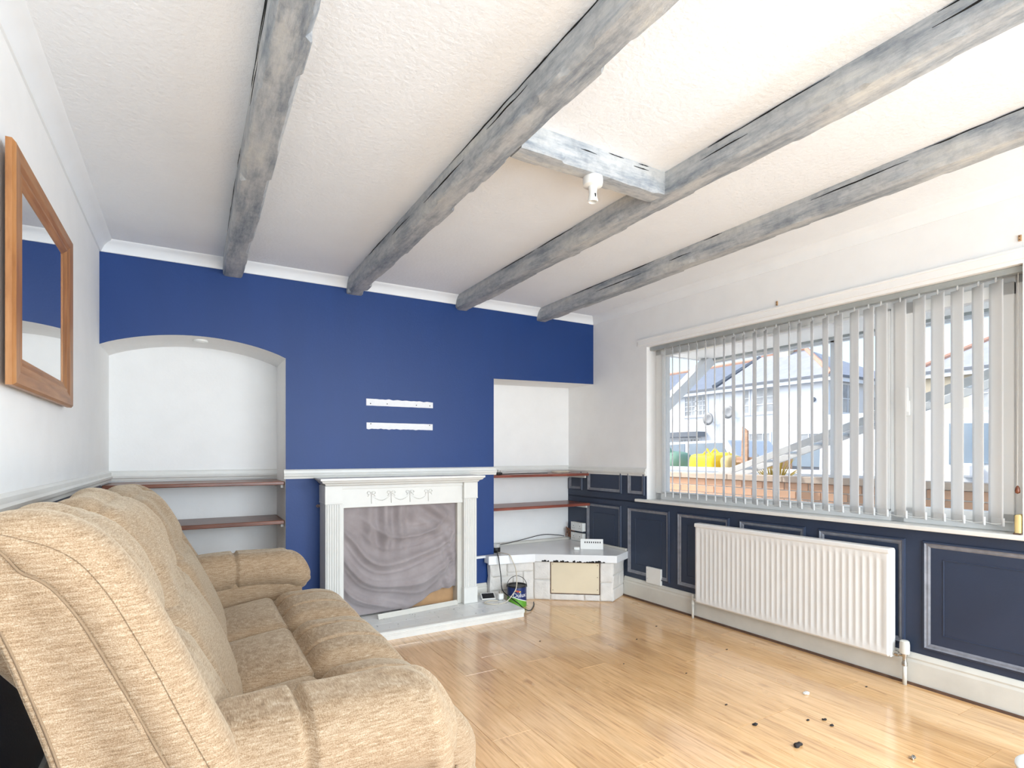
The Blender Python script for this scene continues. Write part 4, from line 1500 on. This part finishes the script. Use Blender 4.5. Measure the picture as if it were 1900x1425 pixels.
# ornament at the sill's end
pp = RW(0.985, -0.02, 0)
orn = thing('sill_block', 'small beige block standing on the window sill end', 'ornament', (pp[0], pp[1], 0.815))
soft('block', (pp[0] - 0.03, pp[1] - 0.005, 0.8155), (pp[0] + 0.03, pp[1] + 0.018, 0.905), 0.008, 'bag_side', orn, (8, 8, 8))
MB().box((pp[0] - 0.032, pp[1] - 0.007, 0.8148), (pp[0] + 0.032, pp[1] + 0.02, 0.822)).build('felt_base', 'gap_brown', orn)

# ================================================================== SOFA
sofa = thing('sofa', 'beige chenille three-seat recliner sofa along the white wall', 'sofa', (0.2, 2.23, 0))
FAB = 'sofa_fabric'
SY = [1.385, 1.95, 2.515, 3.08]
box('base_frame', (-0.10, 1.14, 0.05), (0.56, 3.32, 0.34), FAB, sofa, 0.02)


def seam_dip(t, pos, w, depth):
    return -depth * math.exp(-((t - pos) / w) ** 2)


# seat cushions: flat rear pad + ribbed front roll
for k in range(3):
    y0, y1 = SY[k], SY[k + 1]

    def rear_fn(p, u, nor, k=k):
        zt = 0.0
        if nor.z > 0.0:
            slope = (p.x - 0.36) * 0.14
            zt = slope + 0.006 * nz(p.x * 5, p.y * 5, k + 2.5)
        return p + Vector((0, 0, zt))
    cu = soft('seat_cushion', (0.02, y0 + 0.003, 0.28), (0.375, y1 - 0.003, 0.452), 0.05, FAB, sofa, (22, 26, 8), rear_fn, puff=(0, 0, 0.022))

    def front_fn(p, u, nor, k=k, y0=y0, y1=y1):
        t = (p.y - y0) / (y1 - y0)
        d = 0.0
        for s_ in (0.333, 0.667):
            d += seam_dip(t, s_, 0.016, 0.020)
        d += 0.004 * nz(p.x * 9, p.y * 9, k + 8)
        out = p + nor * d
        # roll falls away towards the front
        fx = max(0.0, (p.x - 0.52) / 0.20)
        out.z -= 0.045 * fx * fx * ss(0.24, 0.42, p.z)
        return out
    soft('seat_front_roll', (0.345, y0 + 0.003, 0.19), (0.725, y1 - 0.003, 0.470), 0.095, FAB, cu, (28, 96, 18), front_fn, puff=(0.015, 0, 0.02))

    def foot_fn(p, u, nor, k=k):
        return p + nor * (0.005 * nz(p.x * 8, p.y * 8, p.z * 8 + k) + seam_dip(u.z, 0.1, 0.10, 0.008))
    soft('footrest', (0.50, y0 + 0.004, 0.06), (0.715, y1 - 0.004, 0.31), 0.05, FAB, sofa, (10, 20, 16), foot_fn, puff=(0.02, 0, 0))

LEAN = math.radians(24)


def lean_tf(p):
    """back cushions are modelled upright at x=0 and leaned about the seat line"""
    z = p.z - 0.42
    return Vector((0.085 + p.x * math.cos(LEAN) - z * math.sin(LEAN), p.y, 0.42 + p.x * math.sin(LEAN) * 0.6 + z * math.cos(LEAN)))


BY = [1.20, 1.68, 2.47, 3.24]
for k in range(3):
    y0, y1 = BY[k], BY[k + 1]

    def lum_fn(p, u, nor, k=k, y0=y0, y1=y1):
        t = (p.y - y0) / (y1 - y0)
        d = 0.010 * nz(p.y * 4, p.z * 4, k + 3.3)
        d += seam_dip(t, 0.5, 0.05, 0.006) if u.x > 0 else 0
        return p + nor * d
    lu = soft('back_cushion', (-0.15, y0 + 0.004, 0.34), (0.048, y1 - 0.004, 0.80), 0.075, FAB, sofa, (12, 24, 24), lum_fn, lean_tf, puff=(0.025, 0, 0))

    def head_fn(p, u, nor, k=k, y0=y0, y1=y1):
        t = (p.y - y0) / (y1 - y0)
        d = 0.012 * nz(p.y * 5 + k, p.z * 6, k + 5.7)
        # gathered towards the button creases at both ends
        e = min(t, 1 - t)
        d -= 0.090 * math.exp(-(e / 0.055) ** 2) + 0.03 * math.exp(-(e / 0.13) ** 2)
        # pleats fanning in from the gathers
        d += 0.010 * math.sin((u.z * 2.2 + u.x) * 4.5 + k) * math.exp(-(e / 0.20) ** 2)
        d += 0.014 * nz(p.y * 9 + k, p.z * 7, k + 1.7)
        d += seam_dip(u.z, -0.35, 0.16, 0.012) if u.x > 0 else 0
        return p + nor * d
    soft('head_pillow', (-0.165, y0 - 0.024, 0.690), (0.018, y1 + 0.024, (1.135, 1.125, 1.092)[k]), 0.105, FAB, lu, (20, 52, 30), head_fn, lean_tf, puff=(0.050, 0, 0.018))

# end panels of the backrest
wing_prof = [(-0.10, 0.30), (-0.20, 0.715), (-0.245, 0.865), (-0.295, 1.0), (-0.308, 1.04), (-0.292, 1.074), (-0.250, 1.091), (-0.195, 1.087), (-0.150, 1.064), (-0.114, 1.032), (-0.071, 0.965), (-0.038, 0.893), (-0.005, 0.82), (0.040, 0.712), (0.09, 0.60), (0.13, 0.46), (0.13, 0.30)]


def wing(y_out, sgn, drop=0.0):
    # resample the outline
    P = [Vector((a - drop * 0.4 * ss(0.4, 0.9, b), b - drop * ss(0.4, 0.9, b), 0)) for a, b in wing_prof]
    loop = []
    for i in range(len(P)):
        a, b = P[i], P[(i + 1) % len(P)]
        k_ = max(1, int((b - a).length / 0.012))
        for q in range(k_):
            loop.append(a.lerp(b, q / k_))
    for _ in range(6):
        loop = [(loop[i - 1] + loop[i] * 2 + loop[(i + 1) % len(loop)]) / 4 for i in range(len(loop))]
    n = len(loop)
    nor = []
    for i in range(n):
        t = (loop[(i + 2) % n] - loop[i - 2]).normalized()
        nor.append(Vector((t.y, -t.x, 0)))     # inward for clockwise-in-xz order
    c = sum(loop, Vector()) / n
    if sum((c - loop[i]).dot(nor[i]) for i in range(n)) < 0:
        nor = [-q for q in nor]
    # rear edge carries almost no border, the front and top a wide one
    wgt = [0.22 + 0.78 * ss(-0.35, 0.45, -nor[i].x + 0.35 * max(0.0, -nor[i].y)) for i in range(n)]
    for _ in range(10):
        wgt = [(wgt[i - 1] + wgt[i] * 2 + wgt[(i + 1) % n]) / 4 for i in range(n)]
    # (inset, offset from the outer face)
    rings = [(0.098, 0.001), (0.092, 0.000), (0.088, 0.004), (0.084, 0.001), (0.060, 0.000), (0.044, 0.004), (0.0425, 0.0065), (0.041, 0.004), (0.018, 0.012), (0.007, 0.026), (0.0, 0.048), (-0.002, 0.075), (0.0, 0.10), (0.012, 0.128), (0.04, 0.14)]
    vs, fs = [], []
    for (ins, off) in rings:
        for i in range(n):
            q = loop[i] + nor[i] * (ins * (wgt[i] if ins > 0.03 else 1.0) if ins > 0.03 else min(ins, 0.9 * ins + 0.001))
            w = 0.0022 * nz(q.x * 16, q.y * 16, off * 20 + 1.5)
            vs.append((q.x, y_out + sgn * (off + w), q.y))
    R_ = len(rings)
    for r_ in range(R_ - 1):
        for i in range(n):
            i2 = (i + 1) % n
            fs.append((r_ * n + i, r_ * n + i2, (r_ + 1) * n + i2, (r_ + 1) * n + i))
    fs.append(tuple(range(n)))
    fs.append(tuple(reversed(range((R_ - 1) * n, R_ * n))))
    o = MB().add(vs, fs).build('back_end_panel', FAB, sofa, smooth=True, angle=70)
    pts = []
    for i in range(n):
        q = loop[i] + nor[i] * 0.090 * wgt[i]
        pts.append((q.x, y_out + sgn * 0.001, q.y))
    MB().tube(pts, 0.0022, 6, closed=True).build('welt', 'piping', o, smooth=True)


wing(1.085, 1)
wing(3.375, -1, 0.06)
# rear skin of the backrest
bk = MB().prism([(-0.10, 0.10), (-0.20, 0.70), (-0.27, 0.98), (-0.22, 0.98), (-0.06, 0.70), (0.0, 0.30), (0.0, 0.10)], 1.20, 3.26, 'xz').build('back_shell', FAB, sofa, bevel=0.01)

# arms
for (y0, y1, seed) in ((1.095, 1.385, 1), (3.075, 3.365, 2)):
    out = -1 if seed == 1 else 1
    ap = soft('arm', (-0.08, y0 + 0.045, 0.05), (0.525, y1 - 0.035, 0.56), 0.03, FAB, sofa, (16, 10, 14))

    def arm_fn(p, u, nor, seed=seed, y0=y0, y1=y1):
        d = 0.006 * nz(p.x * 5, p.y * 6, p.z * 6 + seed)
        t = (p.x + 0.09) / 0.69
        d += seam_dip(t, 0.42, 0.010, 0.020)
        # gathers radiating at the front
        if t > 0.55:
            d += 0.006 * math.sin(p.x * 60 + 3 * math.sin(p.y * 20)) * ss(0.62, 0.95, t) * max(0, nor.z)
            d += 0.005 * math.sin(math.atan2(p.z - 0.53, p.y - (y0 + y1) / 2) * 9) * ss(0.9, 1.0, t)
        q = p + nor * d
        side = (p.y - y0) / (y1 - y0)
        side = 1 - side if seed == 1 else side      # 1 on the outer side
        q.x -= ss(0.72, 1.0, t) * (0.055 * ss(0.3, 1.0, side) + 0.03 * ss(0.57, 0.46, p.z))
        q.z += 0.02 * math.sin(min(1, max(0, t)) * math.pi) - 0.05 * ss(0.78, 1.0, t) - 0.02 * ss(0.2, 0.0, t)
        return q
    pad = soft('arm_pad', (-0.095, y0 + 0.012, 0.455), (0.575, y1, 0.645), 0.092, FAB, ap, (96, 28, 22), arm_fn)
    # welt down the front of the arm
    yo = y0 + 0.050 if seed == 1 else y1 - 0.040
    MB().tube([(0.523, yo, 0.06), (0.524, yo, 0.30), (0.523, yo, 0.47)], 0.004, 6).build('welt', 'piping', ap, smooth=True)
for (a, b) in ((0.5, 1.2), (0.5, 3.26), (-0.05, 1.2), (-0.05, 3.26)):
    MB().lathe([(0.0, 0.0), (0.022, 0.0), (0.026, 0.055), (0.0, 0.055)], (a, b, 0), 14, cap=False).build('foot', 'black_plastic', sofa, smooth=True, angle=40)

# ================================================================== LOOSE BITS ON THE FLOOR
rf = random.Random(21)
spots = [(2.117, 1.337, 0.020), (2.357, 1.442, 0.007), (2.426, 1.407, 0.011), (2.172, 1.725, 0.006), (2.40, 1.36, 0.009), (2.79, 2.21, 0.006), (2.95, 1.50, 0.006), (2.45, 2.62, 0.006), (2.10, 2.35, 0.005), (1.9, 2.9, 0.005), (2.75, 2.75, 0.006), (2.30, 2.08, 0.005), (2.12, 1.533, 0.012)]
for (xx, yy, r_) in spots:
    def crumb(p, u, nor, s_=rf.uniform(0, 50)):
        return p + nor * 0.35 * r_ * nz(p.x / r_ * 1.3 + s_, p.y / r_ * 1.3, p.z / r_)
    o = soft('debris_crumb', (xx - r_, yy - r_ * 0.55, 0.0002), (xx + r_, yy + r_ * 0.55, 0.0004 + r_ * 0.6), r_ * 0.3, 'debris', None, (5, 5, 4), crumb)
    tag(o, 'small dark crumb of debris on the laminate floor', 'debris', 'dark crumbs on the floor')
for (xx, yy, lab) in ((2.610, 1.604, 'small white crumb of plaster on the laminate floor'), (2.412, 1.056, 'shiny foil scrap lying on the laminate floor')):
    def crumb(p, u, nor, s_=rf.uniform(0, 50)):
        return p + nor * 0.006 * nz(p.x * 120 + s_, p.y * 120, p.z * 90)
    o = soft('floor_scrap', (xx - 0.014, yy - 0.009, 0.0002), (xx + 0.014, yy + 0.009, 0.010), 0.004, 'plastic_white' if 'white' in lab else 'chrome', None, (6, 6, 4), crumb)
    tag(o, lab, 'scrap')

tub = thing('plastic_tub', 'white round lidded plastic tub standing on the laminate floor', 'tub', (2.60, 0.66, 0))
tx_, ty_ = 2.58, 0.66
MB().lathe([(0.0, 0.0), (0.115, 0.0), (0.125, 0.010), (0.135, 0.085), (0.0, 0.085)], (tx_, ty_, 0), 40, cap=False).build('body', 'plastic_white', tub, smooth=True, angle=40)
MB().lathe([(0.0, 0.100), (0.10, 0.098), (0.128, 0.094), (0.138, 0.086), (0.139, 0.080), (0.134, 0.080)], (tx_, ty_, 0), 40, cap=False).build('lid', 'plastic_white', tub, smooth=True, angle=40)

# ================================================================== OUTDOORS
GZ = -0.05
struct(MB().prism([(3.5, -30), (6.3, -30), (6.3, 40), (3.5, 40)], GZ - 0.1, GZ, 'xy').build('ground_yard', 'concrete'))
struct(MB().prism([(6.3, -60), (90, -60), (90, 110), (6.3, 110)], GZ - 0.12, GZ, 'xy').build('ground_street', 'asphalt'))
struct(MB().prism([(-40, -60), (3.4, -60), (3.4, -2.6), (-40, -2.6)], GZ - 0.12, GZ - 0.02, 'xy').build('ground_garden', 'concrete'))

# porch canopy over the window
can = thing('porch_canopy', 'white boarded canopy projecting above the window outside', 'canopy', (4.0, 1.5, 2.15))
MB().box((3.42, -1.5, 2.15), (4.70, 3.93, 2.20)).build('soffit_board', 'soffit', can)
box('front_fascia', (4.70, -1.5, 2.12), (4.74, 3.95, 2.32), 'timber_white', can, 0.004)
box('end_fascia', (3.42, 3.93, 2.14), (4.74, 3.96, 2.32), 'timber_white', can, 0.004)
box('gutter_bead', (4.60, -1.5, 2.128), (4.66, 3.90, 2.152), 'rail_grey', can, 0.003)
br = MB()
p0, p1 = Vector((3.44, 3.86, 1.22)), Vector((4.60, 3.86, 2.14))
d = (p1 - p0).normalized()
n = Vector((-d.z, 0, d.x))
vs = []
for t_ in (p0, p1):
    for (a, b) in ((-0.05, -0.05), (0.05, -0.05), (0.05, 0.05), (-0.05, 0.05)):
        vs.append(tuple(t_ + n * a + Vector((0, b, 0))))
br.add(vs, [(0, 1, 5, 4), (1, 2, 6, 5), (2, 3, 7, 6), (3, 0, 4, 7), (0, 3, 2, 1), (4, 5, 6, 7)])
br.build('diagonal_brace', 'timber_white', can, bevel=0.004)
MB().box((4.70, 2.62, 0.973), (4.76, 2.68, 2.152)).build('post', 'timber_white', can, bevel=0.004)

# garden wall of separate bricks
gw = thing('garden_wall', 'low brick garden wall with stone coping outside the window', 'wall', (4.78, 2.8, GZ))
box('mortar_core', (4.715, -0.5, GZ), (4.805, 5.6, 0.92), 'mortar', gw)
bl_, bh = 0.225, 0.075
brick_me = None
for r_ in range(0, 8):
    z0 = 0.92 - (r_ + 1) * bh
    yy = 0.85 - (bl_ / 2 if r_ % 2 else 0)
    while yy < 5.5:
        c_ = (4.76, yy + bl_ / 2, z0 + bh / 2)
        if brick_me is None:
            o = MB().box((c_[0] - 0.055, c_[1] - 0.1075, c_[2] - 0.0325), (c_[0] + 0.055, c_[1] + 0.1075, c_[2] + 0.0325)).build('brick', 'brick', gw, bevel=0.004)
            brick_me = o.data
        else:
            o = bpy.data.objects.new('brick', brick_me)
            col.objects.link(o)
            o.location = (c_[0] + random.uniform(-0.003, 0.003), c_[1], c_[2])
            attach(o, gw)
        yy += bl_
yy = -0.5
while yy < 5.5:
    box('coping_stone', (4.67, yy + 0.003, 0.92), (4.85, yy + 0.597, 0.975), 'coping', gw, 0.006)
    yy += 0.6


def house(name, label, x0, x1, y0, y1, ze, zr, walls, roof_m, hip0, hip1):
    t = thing(name, label, 'house', ((x0 + x1) / 2, (y0 + y1) / 2, GZ))
    box('walls', (x0, y0, GZ), (x1, y1, ze), walls, t)
    e = 0.35
    xm = (x0 + x1) / 2
    ry0, ry1 = y0 + hip0, y1 - hip1
    ex0, ex1, ey0, ey1 = x0 - e, x1 + e, y0 - (e if hip0 > 0.5 else 0.0), y1 + (e if hip1 > 0.5 else 0.0)
    rf_ = MB()
    vs = [(ex0, ey0, ze), (ex1, ey0, ze), (ex1, ey1, ze), (ex0, ey1, ze), (xm, ry0, zr), (xm, ry1, zr)]
    rf_.add(vs, [(0, 3, 5, 4), (1, 4, 5, 2), (0, 4, 1), (3, 2, 5), (0, 1, 2, 3)])
    ro = rf_.build('roof', roof_m, t)
    rg = MB().tube([(xm, ry0, zr + 0.03), (xm, ry1, zr + 0.03)], 0.13, 8)
    if hip0 > 0.5:
        rg.tube([(xm, ry0, zr + 0.02), (ex0, ey0, ze + 0.03)], 0.13, 8)
    if hip1 > 0.5:
        rg.tube([(xm, ry1, zr + 0.02), (ex0, ey1, ze + 0.03)], 0.13, 8)
    rg.build('ridge_tiles', 'ridge_orange', ro)
    gt_ = MB().box((ex0 - 0.06, ey0, ze - 0.10), (ex0 + 0.04, ey1, ze + 0.02))
    fa_ = MB().box((ex0 + 0.0, ey0, ze - 0.30), (ex0 + 0.06, ey1, ze - 0.10))
    if hip0 > 0.5:
        gt_.box((ex0, ey0 - 0.06, ze - 0.10), (ex1, ey0 + 0.04, ze + 0.02))
        fa_.box((ex0, ey0, ze - 0.30), (ex1, ey0 + 0.06, ze - 0.10))
    gt_.build('gutter', 'gutter_dark', t)
    fa_.build('fascia', 'render_white', t)
    return t


def hwin(t, x, y0, y1, z0, z1, nx, nzz, face='x'):
    """window with glazing bars on a far facade"""
    if face == 'x':
        f = MB().box((x - 0.08, y0 - 0.12, z0 - 0.14), (x + 0.02, y1 + 0.12, z0)).box((x - 0.05, y0 - 0.1, z1), (x + 0.02, y1 + 0.1, z1 + 0.1)).box((x - 0.05, y0 - 0.1, z0), (x + 0.02, y0, z1)).box((x - 0.05, y1, z0), (x + 0.02, y1 + 0.1, z1))
    else:
        f = MB().box((y0 - 0.12, x - 0.08, z0 - 0.14), (y1 + 0.12, x + 0.02, z0)).box((y0 - 0.1, x - 0.05, z1), (y1 + 0.1, x + 0.02, z1 + 0.1)).box((y0 - 0.1, x - 0.05, z0), (y0, x + 0.02, z1)).box((y1, x - 0.05, z0), (y1 + 0.1, x + 0.02, z1))
    w = f.build('window', 'render_white', t)
    g = MB()
    if face == 'x':
        g.box((x - 0.015, y0, z0), (x + 0.01, y1, z1))
    else:
        g.box((y0, x - 0.015, z0), (y1, x + 0.01, z1))
    g.build('pane', 'far_glass', w)
    b = MB()
    for i in range(1, nx):
        yy = y0 + (y1 - y0) * i / nx
        th = 0.09 if i == nx // 2 and nx > 3 else 0.04
        b.box((x - 0.04, yy - th / 2, z0), (x - 0.01, yy + th / 2, z1)) if face == 'x' else b.box((yy - th / 2, x - 0.04, z0), (yy + th / 2, x - 0.01, z1))
    for i in range(1, nzz):
        zz = z0 + (z1 - z0) * i / nzz
        b.box((x - 0.04, y0, zz - 0.02), (x - 0.01, y1, zz + 0.02)) if face == 'x' else b.box((y0, x - 0.04, zz - 0.02), (y1, x - 0.01, zz + 0.02))
    b.build('glazing_bars', 'render_white', w)


h1 = house('house', 'white rendered house with pale hipped slate roof across the road', 27.4, 35.4, 15.7, 22.2, 5.10, 7.35, 'render_white', 'slate_light', 3.6, 0.0)
hwin(h1, 27.4, 18.6, 19.9, 3.50, 4.75, 2, 3)
hwin(h1, 27.4, 19.9 + 0.3, 20.5, 3.50, 4.75, 1, 3)
hwin(h1, 27.4, 18.9, 20.6, 1.0, 2.3, 4, 3)
hwin(h1, 27.4, 16.2, 17.2, 1.0, 2.2, 2, 2)
hwin(h1, 15.7, 28.6, 29.6, 3.3, 4.7, 2, 2, 'y')
hwin(h1, 15.7, 31.4, 32.4, 2.8, 4.2, 2, 2, 'y')
MB().box((30.8, 20.0, 6.4), (31.8, 21.0, 8.0)).box((30.75, 19.95, 7.85), (31.85, 21.05, 8.0)).build('chimney', 'render_cream', h1)
MB().lathe([(0.0001, -0.02), (0.13, -0.02), (0.10, -0.12), (0.0001, -0.14)], (27.4, 16.45, 3.95), 12, axis='x').build('wall_vent', 'gutter_dark', h1)
h2 = house('house', 'white rendered house with dark slate roof joined to the hipped house', 27.4, 35.4, 22.21, 31.0, 5.10, 7.15, 'render_white', 'slate_dark', 0.0, 0.0)
MB().tube([(27.1, 22.38, 5.2), (31.4, 22.38, 7.30)], 0.15, 6).build('verge_strip', 'gutter_dark', h2)
hwin(h2, 27.4, 23.15, 24.85, 3.60, 4.75, 6, 4)
hwin(h2, 27.4, 23.7, 25.2, 1.1, 2.1, 6, 3)
MB().box((26.6, 23.2, 2.25), (27.4, 26.5, 2.55)).build('porch_roof', 'gutter_dark', h2)
h3 = house('house', 'cream rendered house with slate roof beyond the parked van', 30.0, 38.0, 3.0, 12.9, 5.0, 7.4, 'render_cream', 'slate_light', 3.0, 3.0)
hwin(h3, 30.0, 9.6, 10.8, 3.2, 4.5, 2, 2)
for (yy, zz, lab) in ((22.78, 3.30, 'round grey satellite dish below the small paned bedroom window'), (21.35, 3.62, 'round grey satellite dish near the join of the two houses')):
    ds = thing('satellite_dish', lab, 'satellite dish', (27.4, yy, zz))
    prof_ = [(0.0001, 0.0), (0.2, -0.03), (0.38, -0.10), (0.39, -0.11), (0.2, -0.045), (0.0001, -0.015)]
    MB().lathe(prof_, (27.15, yy, zz), 20, axis='x', cap=False).build('dish', 'dish_grey', ds, smooth=True)
    MB().tube([(27.4, yy, zz - 0.1), (27.12, yy, zz)], 0.03, 6).tube([(27.15, yy, zz - 0.35), (26.7, yy, zz - 0.15)], 0.02, 6).build('bracket_arm', 'dish_grey', ds)


def vehicle(name, label, cat, cx, cy, L, W, prof_, glass_prof, body_m, face=1):
    """side profile in (along, up), extruded across; runs along Y. face=-1: nose towards -Y"""
    t = thing(name, label, cat, (cx, cy, GZ))
    P = [(cy + face * a, GZ + b) for a, b in prof_]
    MB().prism(P, cx - W / 2, cx + W / 2, 'yz').build('body', body_m, t, bevel=0.05)
    for gp in glass_prof:
        G = [(cy + face * a, GZ + b) for a, b in gp]
        MB().prism(G, cx - W / 2 - 0.012, cx - W / 2 + 0.02, 'yz').build('side_window', 'car_glass', t)
    for a in (-L * 0.3, L * 0.31):
        wo = MB().lathe([(0.0001, -0.11), (0.30, -0.11), (0.33, -0.08), (0.33, 0.08), (0.30, 0.11), (0.0001, 0.11)], (cx - W / 2 + 0.09, cy + a, GZ + 0.33), 20, axis='x').build('wheel', 'tyre', t, smooth=True, angle=40)
        MB().lathe([(0.0001, -0.125), (0.18, -0.12), (0.2, -0.10), (0.0001, -0.10)], (cx - W / 2 + 0.09, cy + a, GZ + 0.33), 16, axis='x').build('hub_cap', 'galv', wo)
    MB().box((cx - W / 2 - 0.16, cy + face * L * 0.20 - 0.08, GZ + 0.95), (cx - W / 2 + 0.01, cy + face * L * 0.20 + 0.08, GZ + 1.12)).build('door_mirror', body_m, t, bevel=0.03)
    return t


suv = [(2.1, 0.35), (2.1, 0.75), (2.0, 0.95), (1.1, 1.08), (0.45, 1.56), (-1.7, 1.60), (-2.05, 1.1), (-2.1, 0.35)]
suv_g = [[(0.95, 1.08), (0.42, 1.48), (-0.30, 1.51), (-0.30, 1.06)], [(-0.40, 1.06), (-0.40, 1.51), (-1.55, 1.52), (-1.80, 1.08)]]
vehicle('car', 'white people carrier parked across the road behind the yellow bag', 'car', 12.9, 11.2, 4.2, 1.8, suv, suv_g, 'car_white', 1)
hat = [(2.0, 0.35), (2.0, 0.70), (1.1, 0.95), (0.3, 1.42), (-0.9, 1.44), (-1.8, 0.95), (-1.9, 0.35)]
hat_g = [[(0.98, 0.96), (0.3, 1.36), (-0.25, 1.38), (-0.25, 0.94)], [(-0.35, 0.94), (-0.35, 1.38), (-0.85, 1.38), (-1.55, 0.96)]]
vehicle('car', 'dark grey hatchback parked across the road below the ladder', 'car', 12.6, 6.9, 4.0, 1.75, hat, hat_g, 'car_dark', 1)
vanp = [(2.45, 0.35), (2.45, 0.80), (2.30, 1.0), (1.55, 1.15), (0.95, 1.66), (0.6, 1.78), (-1.15, 1.80), (-1.2, 0.35)]
van_g = [[(1.50, 1.14), (0.95, 1.58), (0.45, 1.60), (0.45, 1.10)]]
vn_ = vehicle('van', 'white panel van parked beyond the garden wall', 'van', 8.9, 3.55, 3.3, 1.85, vanp, van_g, 'car_white', -1)
vn_y = 3.55
MB().add([(8.05, vn_y - 1.53, GZ + 1.18), (9.75, vn_y - 1.53, GZ + 1.18), (9.70, vn_y - 0.98, GZ + 1.65), (8.10, vn_y - 0.98, GZ + 1.65), (8.05, vn_y - 1.57, GZ + 1.17), (9.75, vn_y - 1.57, GZ + 1.17), (9.70, vn_y - 1.02, GZ + 1.67), (8.10, vn_y - 1.02, GZ + 1.67)], [(0, 1, 2, 3), (4, 7, 6, 5), (0, 4, 5, 1), (3, 2, 6, 7), (0, 3, 7, 4), (1, 5, 6, 2)]).build('windscreen', 'car_glass', vn_)

# ladder propped on the coping
ld = thing('ladder', 'long aluminium ladder sloping up from the yard to the canopy edge', 'ladder', (5.1, 6.7, GZ))
la, lb = Vector((5.25, 6.93, -0.02)), Vector((4.912, 0.385, 2.153))
d = (lb - la).normalized()
up_ = Vector((0, -d.z, d.y))
for s_ in (-1, 1):
    m = MB()
    vs = []
    for t_ in (la, lb):
        for (a, b) in ((-0.012, -0.032), (0.012, -0.032), (0.012, 0.032), (-0.012, 0.032)):
            vs.append(tuple(t_ + Vector((s_ * 0.16 + a, 0, 0)) + up_ * b))
    m.add(vs, [(0, 1, 5, 4), (1, 2, 6, 5), (2, 3, 7, 6), (3, 0, 4, 7), (0, 3, 2, 1), (4, 5, 6, 7)])
    m.build('stile', 'galv', ld, bevel=0.003)
q = 0.2
while q < (lb - la).length:
    p = la + d * q
    MB().tube([p + Vector((-0.16, 0, 0)), p + Vector((0.16, 0, 0))], 0.015, 8).build('rung', 'galv', ld, smooth=True)
    q += 0.26

# builder's things in the yard beyond the wall
yb_ = thing('builders_bag', 'bright yellow builders bag standing beyond the garden wall', 'bag', (8.1, 6.65, GZ))


def bagfn(p, u, nor):
    return p + nor * 0.05 * nz(p.x * 3, p.y * 3, p.z * 3) - Vector((0, 0, 0))


soft('bag_body', (7.75, 6.42, GZ), (8.35, 6.98, 1.17), 0.08, 'yellow_bag', yb_, (10, 10, 12), bagfn)
MB().tube([(7.8, 6.5, 1.12), (7.85, 6.62, 1.26), (7.85, 6.75, 1.12)], 0.02, 6).tube([(8.2, 6.6, 1.12), (8.2, 6.75, 1.27), (8.2, 6.9, 1.12)], 0.02, 6).build('lifting_loops', 'yellow_bag', yb_)
bs = thing('bulk_bag', 'beige side-crumpled bulk bag beside the yellow one', 'bag', (8.0, 6.2, GZ))
soft('bag_body', (7.75, 6.10, GZ), (8.25, 6.31, 1.12), 0.08, 'bag_side', bs, (10, 8, 12), bagfn)
MB().tube([(7.85, 6.16, 1.08), (7.9, 6.21, 1.2), (7.9, 6.27, 1.08)], 0.018, 6).build('lifting_loop', 'bag_side', bs)
ts = thing('timber_stack', 'stack of brown timber planks beyond the garden wall', 'timber', (8.0, 5.7, GZ))
for q in range(13):
    z0 = GZ + q * 0.0905
    MB().box((7.78 + random.uniform(-0.03, 0.03), 5.30, z0), (8.25, 5.98 + random.uniform(-0.06, 0.03), z0 + 0.0905)).build('timber_plank', 'rough_timber', ts, bevel=0.004)
bd = MB().add([(7.715, 5.72, GZ), (7.755, 5.72, GZ), (7.755, 5.88, GZ), (7.715, 5.88, GZ), (7.715, 5.72, 1.55), (7.755, 5.72, 1.55), (7.755, 5.82, 1.62), (7.715, 5.82, 1.62)], [(0, 3, 2, 1), (4, 5, 6, 7), (0, 1, 5, 4), (1, 2, 6, 5), (2, 3, 7, 6), (3, 0, 4, 7)]).build('upright_board', 'rough_timber', bevel=0.005)
tag(bd, 'tall brown wooden board standing upright before the timber stack', 'board')
lw = thing('rendered_wall', 'low white rendered boundary wall between yard and street', 'wall', (6.6, 5, GZ))
MB().box((6.5, 2.9, GZ), (6.7, 9.4, 0.93)).build('wall_body', 'render_white', lw)
MB().box((6.45, 2.9, 0.93), (6.75, 9.4, 0.98)).build('capping', 'render_white', lw, bevel=0.01)
gb = thing('rubbish_heap', 'dark green rubbish sack beside the white people carrier', 'sack', (8.4, 7.7, GZ))
soft('sack_body', (8.0, 7.55, GZ), (8.8, 8.35, 1.22), 0.3, 'green_bag', gb, (10, 10, 10), bagfn)
MB().tube([(8.3, 7.95, 1.2), (8.32, 7.97, 1.3)], [0.07, 0.03], 8).build('tied_neck', 'green_bag', gb)

pln = thing('ornamental_grass', 'straw-coloured tufted grass plant growing behind the garden wall', 'plant', (5.90, 4.02, GZ))
MB().lathe([(0.0, GZ), (0.14, GZ), (0.18, 0.75), (0.17, 0.78), (0.0, 0.76)], (5.90, 4.02, 0), 16, cap=False).build('pot', 'gutter_dark', pln, smooth=True, angle=40)
rp = random.Random(17)
for q in range(70):
    an = rp.uniform(0, 6.28)
    L_ = rp.uniform(0.28, 0.52)
    sp_ = rp.uniform(0.1, 0.75)
    pts = []
    for w in range(6):
        t_ = w / 5
        r_ = 0.05 + sp_ * L_ * t_
        pts.append((5.90 + r_ * math.cos(an), 4.02 + r_ * math.sin(an), 0.76 + L_ * t_ * (1.1 - 0.75 * sp_ * t_)))
    MB().tube(pts, [0.006, 0.006, 0.005, 0.004, 0.003, 0.001], 4).build('blade', 'grass_straw', pln)
